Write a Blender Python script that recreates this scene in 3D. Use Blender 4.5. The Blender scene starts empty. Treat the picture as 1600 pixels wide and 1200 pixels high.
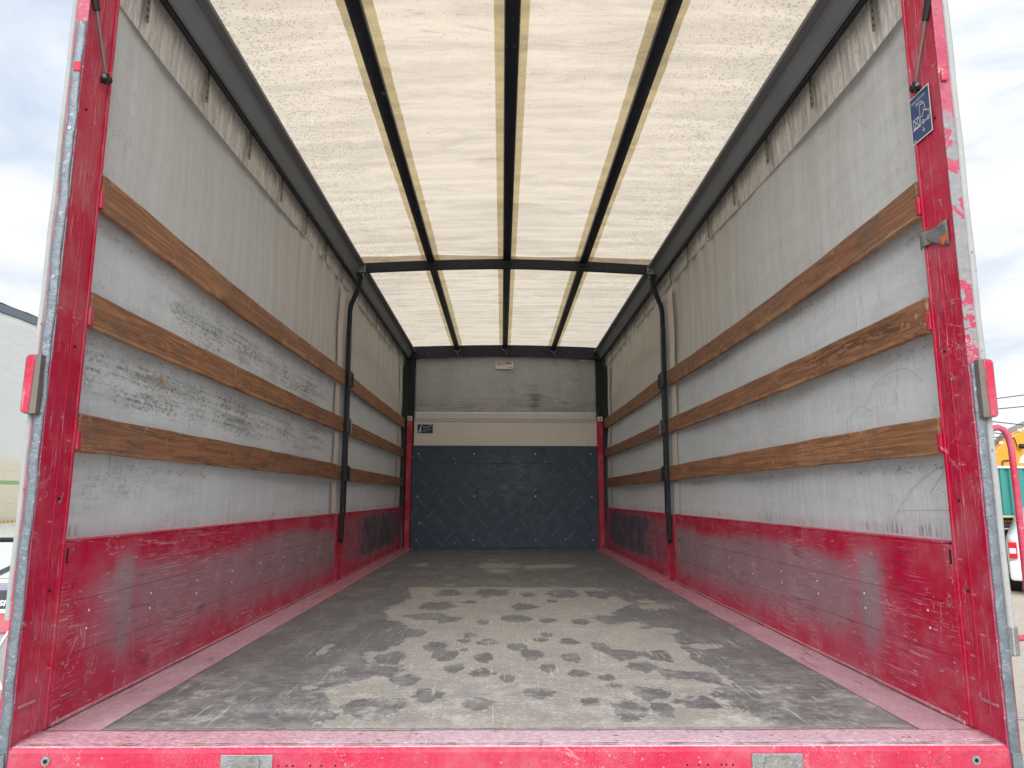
import bpy, bmesh, math, random
import numpy as np
from mathutils import Vector, Matrix
random.seed(7); RNG = np.random.RandomState(11)
S = bpy.context.scene
COL = S.collection

# ------------------------------------------------------------------ camera
PITCH, YAW, ROLL, FPX = 0.1590, 0.0139, 0.0023, 1100.7
CAM = Vector((-0.0307, 0.0, 0.6071))
fwd = Vector((math.sin(YAW)*math.cos(PITCH), math.cos(YAW)*math.cos(PITCH), math.sin(PITCH)))
rt = Vector((math.cos(YAW), -math.sin(YAW), 0)); up = rt.cross(fwd)
r2 = rt*math.cos(ROLL)+up*math.sin(ROLL); u2 = up*math.cos(ROLL)-rt*math.sin(ROLL)
cd = bpy.data.cameras.new('camera'); cam = bpy.data.objects.new('camera', cd); COL.objects.link(cam)
cam.matrix_world = Matrix(((r2.x, u2.x, -fwd.x, CAM.x), (r2.y, u2.y, -fwd.y, CAM.y), (r2.z, u2.z, -fwd.z, CAM.z), (0, 0, 0, 1)))
cd.sensor_width = 36; cd.sensor_fit = 'HORIZONTAL'; cd.lens = FPX*36/1600; cd.clip_start = 0.05; cd.clip_end = 3000
S.camera = cam
S.view_settings.view_transform = 'Standard'; S.view_settings.look = 'None'
S.cycles.max_bounces = 5; S.cycles.diffuse_bounces = 4; S.cycles.glossy_bounces = 2; S.cycles.transmission_bounces = 3; S.cycles.caustics_reflective = False; S.cycles.caustics_refractive = False
S.cycles.use_adaptive_sampling = True; S.cycles.adaptive_threshold = .025; S.cycles.use_denoising = True
S.view_settings.exposure = 0.3; S.view_settings.gamma = 1.0; S.view_settings.use_curve_mapping = False

# ------------------------------------------------------------------ node helper
class NT:
    def __init__(s, tree): s.t = tree; tree.nodes.clear()
    def node(s, typ, ins=None, **at):
        n = s.t.nodes.new(typ)
        for k, v in at.items(): setattr(n, k, v)
        for k, v in (ins or {}).items(): s.put(n.inputs[k], v)
        return n
    def put(s, sock, v):
        if isinstance(v, bpy.types.NodeSocket): s.t.links.new(v, sock)
        elif isinstance(v, bpy.types.Node): s.t.links.new(v.outputs[0], sock)
        else:
            if isinstance(v, tuple) and len(v) == 3 and sock.type == 'RGBA': v = v+(1,)
            sock.default_value = v
    def m(s, op, a, b=0.0, c=0.0, clamp=False):
        n = s.node('ShaderNodeMath', operation=op, use_clamp=clamp)
        s.put(n.inputs[0], a); s.put(n.inputs[1], b); s.put(n.inputs[2], c); return n.outputs[0]
    def vm(s, op, a, b=(0, 0, 0)):
        n = s.node('ShaderNodeVectorMath', operation=op); s.put(n.inputs[0], a); s.put(n.inputs[1], b)
        return n.outputs[1] if op in ('DOT_PRODUCT', 'LENGTH') else n.outputs[0]
    def mix(s, f, a, b, bt='MIX'):
        n = s.node('ShaderNodeMix', data_type='RGBA', blend_type=bt)
        s.put(n.inputs[0], f); s.put(n.inputs[6], a); s.put(n.inputs[7], b); return n.outputs[2]
    def noise(s, v, scale, det=4, rough=.55, dist=0, out=0):
        n = s.node('ShaderNodeTexNoise', {'Scale': scale, 'Detail': det, 'Roughness': rough, 'Distortion': dist})
        if v is not None: s.put(n.inputs['Vector'], v)
        return n.outputs[out]
    def vor(s, v, scale, rnd=1.0, feature='F1'):
        n = s.node('ShaderNodeTexVoronoi', {'Scale': scale, 'Randomness': rnd}, feature=feature)
        s.put(n.inputs['Vector'], v); return n
    def mr(s, v, a, b, c=0.0, d=1.0, it='SMOOTHSTEP'):
        n = s.node('ShaderNodeMapRange', interpolation_type=it)
        s.put(n.inputs[0], v); s.put(n.inputs[1], a); s.put(n.inputs[2], b); s.put(n.inputs[3], c); s.put(n.inputs[4], d)
        return n.outputs[0]
    def pos(s, sc=(1, 1, 1), off=(0, 0, 0)):
        g = s.node('ShaderNodeNewGeometry'); v = s.vm('ADD', g.outputs['Position'], off); return s.vm('MULTIPLY', v, sc)
    def obj(s, sc=(1, 1, 1), rnd=0):
        g = s.node('ShaderNodeTexCoord'); v = g.outputs['Object']
        if rnd:
            oi = s.node('ShaderNodeObjectInfo'); q = s.m('MULTIPLY', oi.outputs['Random'], rnd)
            cx = s.node('ShaderNodeCombineXYZ', {0: q, 1: q, 2: q}); v = s.vm('ADD', v, cx.outputs[0])
        return s.vm('MULTIPLY', v, sc)
    def attr(s, name): return s.node('ShaderNodeAttribute', attribute_name=name).outputs['Fac']
    def sep(s, v):
        n = s.node('ShaderNodeSeparateXYZ', {0: v}); return n.outputs
    def bump(s, h, strength=.3, dist=.01):
        return s.node('ShaderNodeBump', {'Strength': strength, 'Distance': dist, 'Height': h}).outputs[0]

def material(name):
    m = bpy.data.materials.new(name); m.use_nodes = True; t = NT(m.node_tree); return m, t
def out(t, sh): t.node('ShaderNodeOutputMaterial', {'Surface': sh})
def princ(t, **k):
    ins = {}
    for a, b in k.items(): ins[a.replace('_', ' ')] = b
    return t.node('ShaderNodeBsdfPrincipled', ins)
MATS = {}
def simple(name, col, rough=.5, metal=0.0, var=.15, scale=12, spec=.5, bump=0):
    if name in MATS: return MATS[name]
    m, t = material(name); v = t.obj(rnd=5)
    n = t.noise(v, scale, 5, .6)
    c = t.mix(n, tuple(x*(1-var) for x in col), tuple(min(1, x*(1+var)) for x in col))
    k = {}
    if bump: k['Normal'] = t.bump(t.noise(v, scale*6, 4), bump, .004)
    p = princ(t, Base_Color=c, Roughness=t.mr(n, .3, .7, max(.05, rough-.08), min(1, rough+.08)), Metallic=metal, Specular_IOR_Level=spec, **k)
    out(t, p); MATS[name] = m; return m

# ------------------------------------------------------------------ world, sky, sun
SUN_EL, SUN_AZ = 37, 188      # elevation; azimuth measured from +y towards +x
sd = Vector((math.sin(math.radians(SUN_AZ))*math.cos(math.radians(SUN_EL)), math.cos(math.radians(SUN_AZ))*math.cos(math.radians(SUN_EL)), math.sin(math.radians(SUN_EL))))
W = bpy.data.worlds.new('World'); S.world = W; W.use_nodes = True
t = NT(W.node_tree)
sky = t.node('ShaderNodeTexSky', sky_type='NISHITA'); sky.sun_disc = False
sky.sun_elevation = math.radians(SUN_EL); sky.sun_rotation = math.radians(SUN_AZ); sky.air_density = 1.0; sky.dust_density = 2.5
d = t.node('ShaderNodeTexCoord').outputs['Generated']
dv = t.vm('MULTIPLY', d, (1, 1, 2.6))
warp = t.noise(dv, 1.6, 4, .5, out=1)
dw = t.vm('ADD', dv, t.vm('MULTIPLY', warp, (.5, .5, .5)))
c1 = t.noise(dw, 2.3, 7, .52); c2 = t.noise(t.vm('ADD', dw, (3.1, 7.7, 1.3)), 4.0, 6, .55)
side = t.sep(d)[0]
cover = t.mr(t.m('ADD', c1, t.m('MULTIPLY', side, .07)), .26, .50, .35, 1.0)
dark = t.mr(c2, .44, .62, 0, .9)
sunn = t.m('MAXIMUM', t.vm('DOT_PRODUCT', d, tuple(sd)), 0.0)
glow = t.m('POWER', sunn, 2.0)
cl = t.mix(t.m('MULTIPLY', dark, .8), (8.3, 8.5, 8.75), (5.7, 6.5, 7.5))
cl = t.mix(glow, cl, (9.6, 9.6, 9.5))
hz = t.mix(.85, sky.outputs[0], (4.9, 6.1, 7.9))
colr = t.mix(cover, hz, cl)
bg = t.node('ShaderNodeBackground', {'Color': colr, 'Strength': .1})
t.node('ShaderNodeOutputWorld', {'Surface': bg})
sl = bpy.data.lights.new('sun', 'SUN'); sl.energy = 3.2; sl.angle = math.radians(60); sl.color = (1, .985, .97)
so = bpy.data.objects.new('sun', sl); COL.objects.link(so); so.rotation_euler = sd.to_track_quat('Z', 'Y').to_euler(); so.location = (0, 0, 30)

# ------------------------------------------------------------------ materials
# old red paint, chalky and scratched; 'wear' = where load has rubbed it grey
def red_paint(name, base=(.50, .003, .046), wearcol=(.30, .225, .255), chips=.0, dust=.0, zrange=None, scratch=1.0, ss=(300, 7, 330), brush=0.0):
    m, t = material(name); P = t.pos()
    w = t.attr('wear')
    n = t.noise(P, 7, 6, .65); nf = t.noise(t.pos((60, 4, 60)), 1.0, 5, .6); ng = t.noise(P, 90, 3, .6)
    big = t.noise(P, 2.2, 4, .6)
    col = t.mix(big, tuple(x*.8 for x in base), tuple(x*1.15 for x in base))
    f = t.m('ADD', w, t.m('MULTIPLY', t.m('SUBTRACT', n, .5), .55)); f = t.m('ADD', f, t.m('MULTIPLY', t.m('SUBTRACT', nf, .5), .35))
    film = t.mr(f, -.08, .6, 0, .72); f = t.mr(f, .15, 1.0, 0, .9)
    col = t.mix(film, col, (.40, .155, .21))
    wc = t.mix(ng, tuple(x*.72 for x in wearcol), tuple(x*1.3 for x in wearcol))
    col = t.mix(f, col, wc)
    # chalk dust film
    df = t.m('ADD', t.m('MULTIPLY', t.mr(t.noise(P, 5, 7, .7), .42, .7), .22), dust)
    col = t.mix(df, col, (.5, .36, .40))
    # long handling scratches
    s1 = t.noise(t.pos(ss), 1.0, 3, .7)
    s2 = t.noise(P, 3.2, 2)
    sc = t.m('MULTIPLY', t.mr(s1, .58, .63), t.mr(s2, .40, .58))
    s3 = t.vor(t.pos((38, 9, 38)), 1.0).outputs[0]
    sc = t.m('MAXIMUM', sc, t.m('MULTIPLY', t.mr(s3, .14, .08), .8))
    col = t.mix(t.m('MULTIPLY', sc, .55*scratch), col, (.68, .50, .54))
    s4 = t.m('MULTIPLY', t.mr(t.noise(P, 150, 4, .7), .60, .68), t.mr(t.noise(P, 6, 4, .7), .48, .62))
    col = t.mix(t.m('MULTIPLY', s4, .5*scratch), col, (.70, .52, .56))
    s5 = t.m('MULTIPLY', t.mr(t.m('ABSOLUTE', t.m('SUBTRACT', t.noise(P, 3.1, 6, .62, .8), .5)), .0045, .001), t.mr(t.noise(P, 4.3, 2), .50, .60))
    col = t.mix(t.m('MULTIPLY', s5, .55*scratch), col, (.66, .46, .50))
    if brush:
        bb = t.m('ADD', t.m('MULTIPLY', t.noise(t.vm('ADD', t.pos((40, 190, 1)), t.vm('MULTIPLY', t.noise(P, 3, 2, out=1), (0, 30, 0))), 1, 5, .7), .6), t.m('MULTIPLY', t.noise(P, 110, 4, .7), .4))
        col = t.mix(t.m('MULTIPLY', t.mr(bb, .44, .62), brush), col, (.85, .74, .80)); col = t.mix(t.m('MULTIPLY', t.mr(bb, .47, .36), brush*.8), col, (.42, .16, .24))
    # dark scuffs
    dk = t.m('MULTIPLY', t.mr(t.noise(t.pos((50, 7, 70) if ss[1] < 10 else (30, 40, 10)), 1.0, 4, .6), .57, .64), t.mr(t.noise(P, 2.6, 2), .47, .58))
    col = t.mix(t.m('MULTIPLY', dk, .38*scratch), col, (.05, .04, .045))
    metal = 0.0
    rough = t.mr(n, .3, .7, .33, .55)
    if chips:
        c = t.noise(P, 16, 5, .62, .6)
        ch = t.mr(c, chips, chips+.03)
        if zrange:
            z = t.sep(P)[2]; g = t.m('MULTIPLY', t.mr(z, zrange[0], zrange[0]+.1), t.mr(z, zrange[1], zrange[1]-.1))
            ch = t.m('MULTIPLY', t.mr(t.m('ADD', c, t.m('MULTIPLY', g, .14)), chips+.07, chips+.09), g)
        cc = t.mix(t.noise(P, 60, 3), (.17, .17, .18), (.34, .34, .36))
        col = t.mix(ch, col, cc)
    b = t.bump(t.m('ADD', t.m('MULTIPLY', n, .6), t.m('MULTIPLY', sc, -.4)), .25, .003)
    out(t, princ(t, Base_Color=col, Roughness=rough, Metallic=metal, Normal=b, Specular_IOR_Level=.35)); return m
M_RED = red_paint('red_paint', scratch=.75, ss=(200, 240, 9), dust=.0, chips=.68); M_BOARD = red_paint('red_board_paint', dust=.0, scratch=1.0)
M_SILL = red_paint('red_sill_paint', base=(.52, .010, .060), chips=.67, dust=.02, scratch=.8, brush=.02)
M_CHIP = red_paint('chipped_red_paint', base=(.40, .02, .075), chips=.50, zrange=(.9, 1.75), dust=.05)
M_EDGE = red_paint('dusty_red_steel', base=(.42, .06, .10), wearcol=(.34, .25, .30), dust=.14, scratch=1.2, brush=.22)
M_SILLTOP = red_paint('rubbed_red_steel', base=(.50, .12, .20), wearcol=(.50, .38, .47), dust=.30, scratch=.8, chips=.70, brush=.5)

def floor_material():
    m, t = material('worn_floor_coating'); P = t.pos()
    w = t.attr('wear')
    n1 = t.noise(t.pos((1.25, .8, 1)), 13, 8, .74, .5); n2 = t.noise(P, 70, 4, .6); n3 = t.noise(P, 3, 5, .6)
    f = t.m('ADD', w, t.m('MULTIPLY', t.m('SUBTRACT', n1, .5), 1.75)); f = t.m('ADD', f, t.m('MULTIPLY', t.m('SUBTRACT', n2, .5), .5))
    light = t.mr(f, -.02, .05)
    # small loose flakes of bare ply near the edge of the worn zone
    dmg = t.mr(t.noise(t.pos((1.3, .7, 1)), 34, 5, .7), .36, .345); light = t.m('MULTIPLY', light, t.m('SUBTRACT', 1.0, t.m('MULTIPLY', dmg, t.mr(w, .9, .3))))
    fl = t.m('MULTIPLY', t.mr(t.noise(t.pos((1, .55, 1)), 26, 6, .68), .595, .61), t.mr(w, -1.0, -.2))
    light = t.m('MAXIMUM', light, t.m('MULTIPLY', fl, .8))
    dk = t.mix(n3, (.085, .085, .089), (.130, .128, .128)); dk = t.mix(t.mr(t.noise(t.pos((9, 60, 9)), 1, 4), .4, .7), dk, (.16, .16, .165)); dk = t.mix(t.mr(t.noise(t.pos((7, 3, 1)), 1, 6, .7), .45, .7), dk, (.20, .20, .205))
    dk = t.mix(t.mr(n2, .5, .8), dk, (.2, .2, .205))
    lt = t.mix(t.noise(P, 9, 6, .6), (.25, .236, .212), (.33, .315, .285)); lt = t.mix(t.mr(n2, .52, .7), lt, (.5, .48, .46)); lt = t.mix(t.mr(t.noise(t.pos((1, .8, 1)), 5, 7, .7), .46, .64, 0, .55), lt, (.235, .225, .225)); lt = t.mix(t.mr(t.noise(P, 120, 3, .7), .56, .66, 0, .6), lt, (.17, .165, .16))
    lt = t.mix(t.m('MULTIPLY', t.mr(t.noise(t.pos((2.2, 9, 2)), 1.0, 4), .48, .7), .4), lt, (.25, .25, .25))
    col = t.mix(light, dk, lt)
    # rim of coating at the flake edge is slightly darker
    rim = t.m('MULTIPLY', t.mr(f, -.10, -.02), t.mr(f, .03, -.02)); col = t.mix(t.m('MULTIPLY', rim, .35), col, (.06, .06, .06))
    # white dust near the sill and in drifts
    y = t.sep(P)[1]
    du = t.m('MULTIPLY', t.mr(t.noise(P, 9, 8, .8), .46, .66), t.mr(y, 3.0, 1.97, .05, .62)); du = t.m('MAXIMUM', du, t.m('MULTIPLY', t.mr(t.m('ADD', y, t.m('MULTIPLY', n1, .25)), 2.2, 2.06), .45))
    col = t.mix(du, col, (.55, .54, .54))
    # lengthwise and crosswise scratches
    sA = t.m('MULTIPLY', t.mr(t.noise(t.vm('ADD', t.pos((80, 4, 1)), t.vm('MULTIPLY', t.pos((0, 40, 0)), (0, 0, 0))), 1, 3, .6), .61, .65), t.mr(n3, .42, .55))
    sB = t.m('MULTIPLY', t.mr(t.noise(t.pos((4, 90, 1)), 1, 3, .6), .62, .66), t.mr(t.noise(P, 2.1, 2), .46, .58))
    col = t.mix(t.m('MULTIPLY', t.m('MAXIMUM', sA, sB), .5), col, (.5, .5, .49))
    bk = t.mr(t.vor(P, 9).outputs[0], .05, .035); col = t.mix(t.m('MULTIPLY', bk, t.mr(n3, .5, .6)), col, (.03, .03, .03))
    fib = t.noise(P, 260, 2, .5)
    h = t.m('ADD', t.m('MULTIPLY', light, -.5), t.m('MULTIPLY', fib, .35))
    out(t, princ(t, Base_Color=col, Roughness=t.mr(light, 0, 1, .52, .66), Normal=t.bump(h, .35, .003))); return m
M_FLOOR = floor_material()

def tarp_material(name, base, trans, tcol, stain_shade=True, grime=(.13, .14, .12), wr=.25):
    m, t = material(name); P = t.pos()
    n = t.noise(t.pos((1, 1.4, .5)), 2.2, 5, .6); nv = t.noise(t.pos((6, 10, 1.1)), 1.0, 5, .6)
    col = t.mix(n, tuple(x*.9 for x in base), tuple(x*1.08 for x in base))
    col = t.mix(t.m('MULTIPLY', t.mr(nv, .42, .72), .22), col, tuple(x*.72 for x in base))
    col = t.mix(t.mr(t.noise(t.pos((60, 55, 7)), 1.0, 3, .6), .56, .74, 0, .35), col, tuple(min(1, x*1.2) for x in base))
    if name.startswith('crumpled'):
        pl_ = t.noise(t.pos((0, 42, 7)), 1.0, 5, .65, .6)
        col = t.mix(t.mr(pl_, .52, .40, 0, .42), col, (.34, .31, .27))  # shading of the pleats, painted as darker vertical streaks
        col = t.mix(t.mr(t.noise(P, 60, 4, .7), .58, .66, 0, .35), col, (.14, .13, .11))
    if stain_shade:
        w = t.attr('wear')
        s = t.noise(t.pos((2, 1.6, 58)), 1.0, 8, .78, .15); s2 = t.noise(t.pos((1, .8, 1.3)), 62, 5, .75); s3 = t.noise(P, 5, 4, .6)
        k = t.m('ADD', t.m('MULTIPLY', s, .40), t.m('ADD', t.m('MULTIPLY', s2, .42), t.m('MULTIPLY', s3, .18)))
        a = t.mr(t.m('ADD', k, t.m('MULTIPLY', w, .085)), .55, .68)
        a = t.m('MULTIPLY', a, t.mr(w, 0.0, .5, .0, .92))
        sm_ = t.m('MULTIPLY', t.mr(t.noise(t.pos((3, 2.2, 16)), 1, 7, .75), .44, .64), t.m('ADD', .12, t.m('MULTIPLY', w, .62)))
        col = t.mix(sm_, col, tuple(x*.55 for x in base))
        col = t.mix(a, col, grime)
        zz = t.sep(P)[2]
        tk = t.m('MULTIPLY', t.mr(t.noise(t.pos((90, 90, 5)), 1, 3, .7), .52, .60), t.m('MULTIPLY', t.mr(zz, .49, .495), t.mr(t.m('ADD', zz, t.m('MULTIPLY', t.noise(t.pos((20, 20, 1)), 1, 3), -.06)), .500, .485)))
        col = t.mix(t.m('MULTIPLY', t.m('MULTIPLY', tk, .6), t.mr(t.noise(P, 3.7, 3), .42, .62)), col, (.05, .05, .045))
        # speckle and vertical drip marks
        sp = t.mr(t.vor(t.pos((1, 1, .45)), 60).outputs[0], .12, .06)
        col = t.mix(t.m('MULTIPLY', t.m('MULTIPLY', sp, t.mr(t.noise(P, 3, 3), .5, .65)), t.m('ADD', .25, t.m('MULTIPLY', w, .6), clamp=True)), col, (.08, .08, .08))
        mk1 = t.m('MULTIPLY', t.mr(t.noise(t.pos((60, 60, 9)), 1, 4, .7), .58, .66), t.mr(t.noise(P, 2.7, 4, .6), .46, .6))
        col = t.mix(t.m('MULTIPLY', mk1, .28), col, (.12, .125, .13))
        mk2 = t.m('MULTIPLY', t.mr(t.m('ABSOLUTE', t.m('SUBTRACT', t.noise(P, 4.2, 6, .6, 1.2), .5)), .005, .001), t.mr(t.noise(P, 3.6, 2), .5, .6))
        col = t.mix(t.m('MULTIPLY', mk2, .4), col, (.20, .20, .20))
        b2 = t.attr('rub_shade')
        col = t.mix(t.m('MULTIPLY', t.m('MULTIPLY', b2, t.mr(t.noise(P, 9, 5, .7), .35, .65)), .42), col, (.16, .155, .145))  # dirt smear and contact shadow below the slats, both in the colour
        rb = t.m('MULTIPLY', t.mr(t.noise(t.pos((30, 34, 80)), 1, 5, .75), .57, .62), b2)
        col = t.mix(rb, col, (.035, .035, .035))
        rs = t.attr('rust')
        col = t.mix(t.m('MULTIPLY', t.mr(t.noise(P, 30, 4, .7), .42, .6), rs), col, (.35, .17, .04))
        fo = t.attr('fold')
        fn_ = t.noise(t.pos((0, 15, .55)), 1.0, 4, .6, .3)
        col = t.mix(t.m('MULTIPLY', t.mr(fn_, .56, .45), t.m('MULTIPLY', t.m('POWER', fo, 1.6), .8)), col, tuple(x*q for x, q in zip(base, (.44, .43, .36))))  # light and dark of the vertical folds, put into the curtain colour
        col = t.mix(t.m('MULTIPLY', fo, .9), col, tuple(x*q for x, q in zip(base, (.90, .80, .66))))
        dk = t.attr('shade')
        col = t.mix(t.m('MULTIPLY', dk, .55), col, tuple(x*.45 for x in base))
    h = t.m('ADD', t.noise(t.pos((14, 16, 3)), 1.0, 4, .6), t.m('MULTIPLY', t.noise(P, 7, 5, .55), .8))
    b = t.bump(h, wr, .02)
    p = princ(t, Base_Color=col, Roughness=.62, Normal=b, Specular_IOR_Level=.35)
    tr = t.node('ShaderNodeBsdfTranslucent', {'Color': tcol, 'Normal': b})
    out(t, t.node('ShaderNodeMixShader', {0: trans, 1: p, 2: tr})); return m
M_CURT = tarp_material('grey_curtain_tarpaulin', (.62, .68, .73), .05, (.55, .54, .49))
M_HEM = tarp_material('crumpled_hem_tarpaulin', (.86, .85, .82), .22, (.72, .71, .68), False, wr=.9)
M_STRAP = tarp_material('pale_webbing', (.80, .75, .70), .10, (.6, .56, .5), False)
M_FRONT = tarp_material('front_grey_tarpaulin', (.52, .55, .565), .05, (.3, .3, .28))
M_FRONTHEM = tarp_material('front_hem_tarpaulin', (.74, .74, .72), .05, (.4, .4, .36), False)

def roof_material(name, colA, trans):
    m, t = material(name); P = t.pos()
    # creases that run across the roof: their shading is put into the colour
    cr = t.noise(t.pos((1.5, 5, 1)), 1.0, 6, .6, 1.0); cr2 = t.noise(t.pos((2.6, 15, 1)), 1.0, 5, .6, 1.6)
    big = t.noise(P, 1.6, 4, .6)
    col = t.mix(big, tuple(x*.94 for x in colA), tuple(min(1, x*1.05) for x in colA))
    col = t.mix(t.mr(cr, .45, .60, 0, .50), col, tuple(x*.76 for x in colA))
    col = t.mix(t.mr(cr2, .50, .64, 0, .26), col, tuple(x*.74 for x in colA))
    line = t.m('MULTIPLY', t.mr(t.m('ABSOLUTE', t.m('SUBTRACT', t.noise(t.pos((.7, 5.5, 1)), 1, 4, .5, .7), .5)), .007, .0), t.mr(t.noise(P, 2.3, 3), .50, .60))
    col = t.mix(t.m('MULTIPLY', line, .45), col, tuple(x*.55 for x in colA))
    x = t.m('ABSOLUTE', t.sep(P)[0])
    den = t.m('ADD', t.mr(x, .40, 1.1, .03, .26), t.m('MULTIPLY', t.noise(P, 3, 4), .16))
    v1 = t.vor(P, 75); v2 = t.vor(P, 38)
    sp = t.mr(t.m('SUBTRACT', v1.outputs[0], den), .10, .02); sp2 = t.mr(v2.outputs[0], .10, .06)
    sel = t.mr(t.noise(P, 30, 2), .40, .50)
    col = t.mix(t.m('MULTIPLY', t.m('MULTIPLY', sp, sel), .55), col, tuple(x_*.45 for x_ in colA))
    col = t.mix(t.m('MULTIPLY', t.m('MULTIPLY', sp2, sel), .6), col, (.16, .13, .10))
    b = t.bump(t.m('ADD', cr, t.m('MULTIPLY', cr2, .5)), .5, .02)
    p = princ(t, Base_Color=t.mix(.0, col, col), Roughness=.6, Normal=b)
    tr = t.node('ShaderNodeBsdfTranslucent', {'Color': col, 'Normal': b})
    out(t, t.node('ShaderNodeMixShader', {0: trans, 1: p, 2: tr})); return m
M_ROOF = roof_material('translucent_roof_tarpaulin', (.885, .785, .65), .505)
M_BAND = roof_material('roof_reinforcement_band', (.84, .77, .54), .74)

def wood_material():
    m, t = material('brown_varnished_wood'); O = t.obj(rnd=9)
    def ob(sc): return t.vm('MULTIPLY', O, sc)
    warp = t.noise(ob((3, 1.3, 9)), 1.0, 3, .5)
    kv = t.vor(ob((0, 2.2, 7.5)), 1.0); rings = t.m('ADD', t.noise(ob((8, .8, 22)), 1.0, 3, .5, .8), t.m('MULTIPLY', t.mr(kv.outputs[0], .32, .0), .35)); fine = t.noise(ob((120, 4, 190)), 1.0, 4, .65)
    g = t.m('SINE', t.m('MULTIPLY', t.m('ADD', rings, t.m('MULTIPLY', warp, .5)), 30.0))
    g = t.m('ADD', t.m('MULTIPLY', g, .5), .5)
    # knots
    kn = t.mr(kv.outputs[0], .13, .05); ring = t.m('SINE', t.m('MULTIPLY', kv.outputs[0], 110.0))
    base = t.mix(t.noise(ob((2, .8, 3)), 1, 4), (.33, .150, .066), (.50, .250, .118)); oi = t.node('ShaderNodeObjectInfo'); base = t.mix(t.m('MULTIPLY', oi.outputs['Random'], .6), base, (.25, .115, .065))
    col = t.mix(t.m('MULTIPLY', g, .60), base, (.17, .066, .028))
    col = t.mix(t.m('MULTIPLY', t.mr(fine, .48, .64), .6), col, (.13, .055, .03))
    col = t.mix(t.m('MULTIPLY', kn, t.m('ADD', .45, t.m('MULTIPLY', ring, .3))), col, (.13, .045, .02))
    lz = t.sep(t.node('ShaderNodeTexCoord').outputs['Object'])[2]
    en = t.noise(t.pos((60, 22, 60)), 1, 5, .75)
    edge = t.m('MULTIPLY', t.mr(t.m('ADD', lz, t.m('MULTIPLY', en, -.022)), .0, -.006), t.mr(t.noise(t.pos((3, 5, 3)), 1, 3), .42, .58))
    col = t.mix(t.m('MULTIPLY', edge, .6), col, (.50, .30, .16))
    st_ = t.m('MULTIPLY', t.mr(t.noise(t.pos((9, 5, 30)), 1, 7, .78), .50, .62), t.m('ADD', .25, t.m('MULTIPLY', oi.outputs['Random'], .5)))
    col = t.mix(st_, col, (.085, .055, .042))
    P = t.pos()
    ch = t.m('MULTIPLY', t.mr(t.noise(P, 34, 4, .7), .59, .63), t.mr(t.noise(P, 3.3, 3), .46, .6))
    col = t.mix(t.m('MULTIPLY', ch, .5), col, (.60, .38, .22))
    col = t.mix(t.mr(t.noise(P, 5, 7, .75), .48, .66, 0, .6), col, (.17, .115, .085))
    w = t.attr('wear')
    bl = t.m('MULTIPLY', t.mr(t.noise(t.pos((20, 11, 70)), 1, 5, .7), .47, .53), w)
    col = t.mix(t.m('MULTIPLY', bl, .93), col, (.025, .018, .015))
    h = t.m('ADD', t.m('MULTIPLY', g, .4), t.m('ADD', fine, t.m('MULTIPLY', ch, -1)))
    out(t, princ(t, Base_Color=col, Roughness=.6, Normal=t.bump(h, .4, .003))); return m
M_WOOD = wood_material()
M_CUT = simple('cut_wood', (.55, .38, .22), .8, var=.2)

def checker_material():
    m, t = material('blue_black_phenolic_board'); P = t.pos()
    x, y, z = t.sep(P)
    n = t.noise(t.pos((4, 4, 30)), 1, 5, .6); n2 = t.noise(P, 10, 6, .7); n3 = t.noise(P, 60, 3, .6)
    col = t.mix(n, (.022, .044, .078), (.036, .060, .098))
    # rubbed patch in the upper middle
    r = t.m('ADD', t.m('POWER', t.m('DIVIDE', t.m('SUBTRACT', x, .08), .42), 2.0), t.m('POWER', t.m('DIVIDE', t.m('SUBTRACT', z, .88), .30), 2.0))
    f = t.m('MULTIPLY', t.mr(r, 1.6, 0, 0, 1), t.mr(t.noise(t.pos((9, 9, 26)), 1, 6, .7), .40, .68))
    col = t.mix(t.m('MULTIPLY', f, .75), col, (.13, .145, .16))
    col = t.mix(t.m('MULTIPLY', t.mr(n2, .55, .75), .35), col, (.08, .09, .10))
    col = t.mix(t.m('MULTIPLY', t.mr(n3, .68, .74), f), col, (.35, .35, .35))
    out(t, princ(t, Base_Color=col, Roughness=t.mr(n2, .3, .7, .42, .6), Normal=t.bump(n2, .2, .003))); return m
M_CHECK = checker_material()
M_TREAD = simple('tread_pattern', (.17, .20, .22), .55, var=.4, scale=9)
M_DARK = simple('dark_painted_steel', (.018, .024, .030), .42, .0, .4, 6)
def tube_material():
    m, t = material('scuffed_black_blue_steel'); P = t.pos()
    n = t.noise(t.pos((40, 14, 40)), 1, 5, .7)
    col = t.mix(t.noise(P, 4, 3), (.008, .012, .020), (.018, .024, .034))
    ch = t.m('MULTIPLY', t.mr(n, .60, .66), t.mr(t.noise(P, 2.5, 2), .45, .6))
    col = t.mix(t.m('MULTIPLY', ch, .6), col, (.19, .19, .21))
    out(t, princ(t, Base_Color=col, Roughness=.42, Specular_IOR_Level=.3, Normal=t.bump(n, .2, .002))); return m
M_TUBE = tube_material()
M_RAIL = simple('anthracite_rail', (.19, .225, .25), .45, 0, .25, 5)
M_RAILIN = simple('anthracite_rail_flange', (.14, .15, .165), .6, 0, .15, 5)
M_BLACK = simple('black_rubber', (.01, .01, .012), .7)
def strip_material():
    m, t = material('dented_grey_strip'); P = t.pos()
    n = t.noise(P, 22, 5, .65, .5); n2 = t.noise(P, 90, 3)
    col = t.mix(n, (.10, .125, .155), (.24, .27, .31)); col = t.mix(t.mr(n2, .6, .72, 0, .6), col, (.42, .45, .48))
    out(t, princ(t, Base_Color=col, Roughness=t.mr(n, .3, .7, .35, .6), Metallic=.35, Normal=t.bump(n, .9, .008))); return m
M_STRIP = strip_material()
M_ZINC = simple('zinc_plated_steel', (.42, .44, .45), .38, .7, .25, 30)
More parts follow.
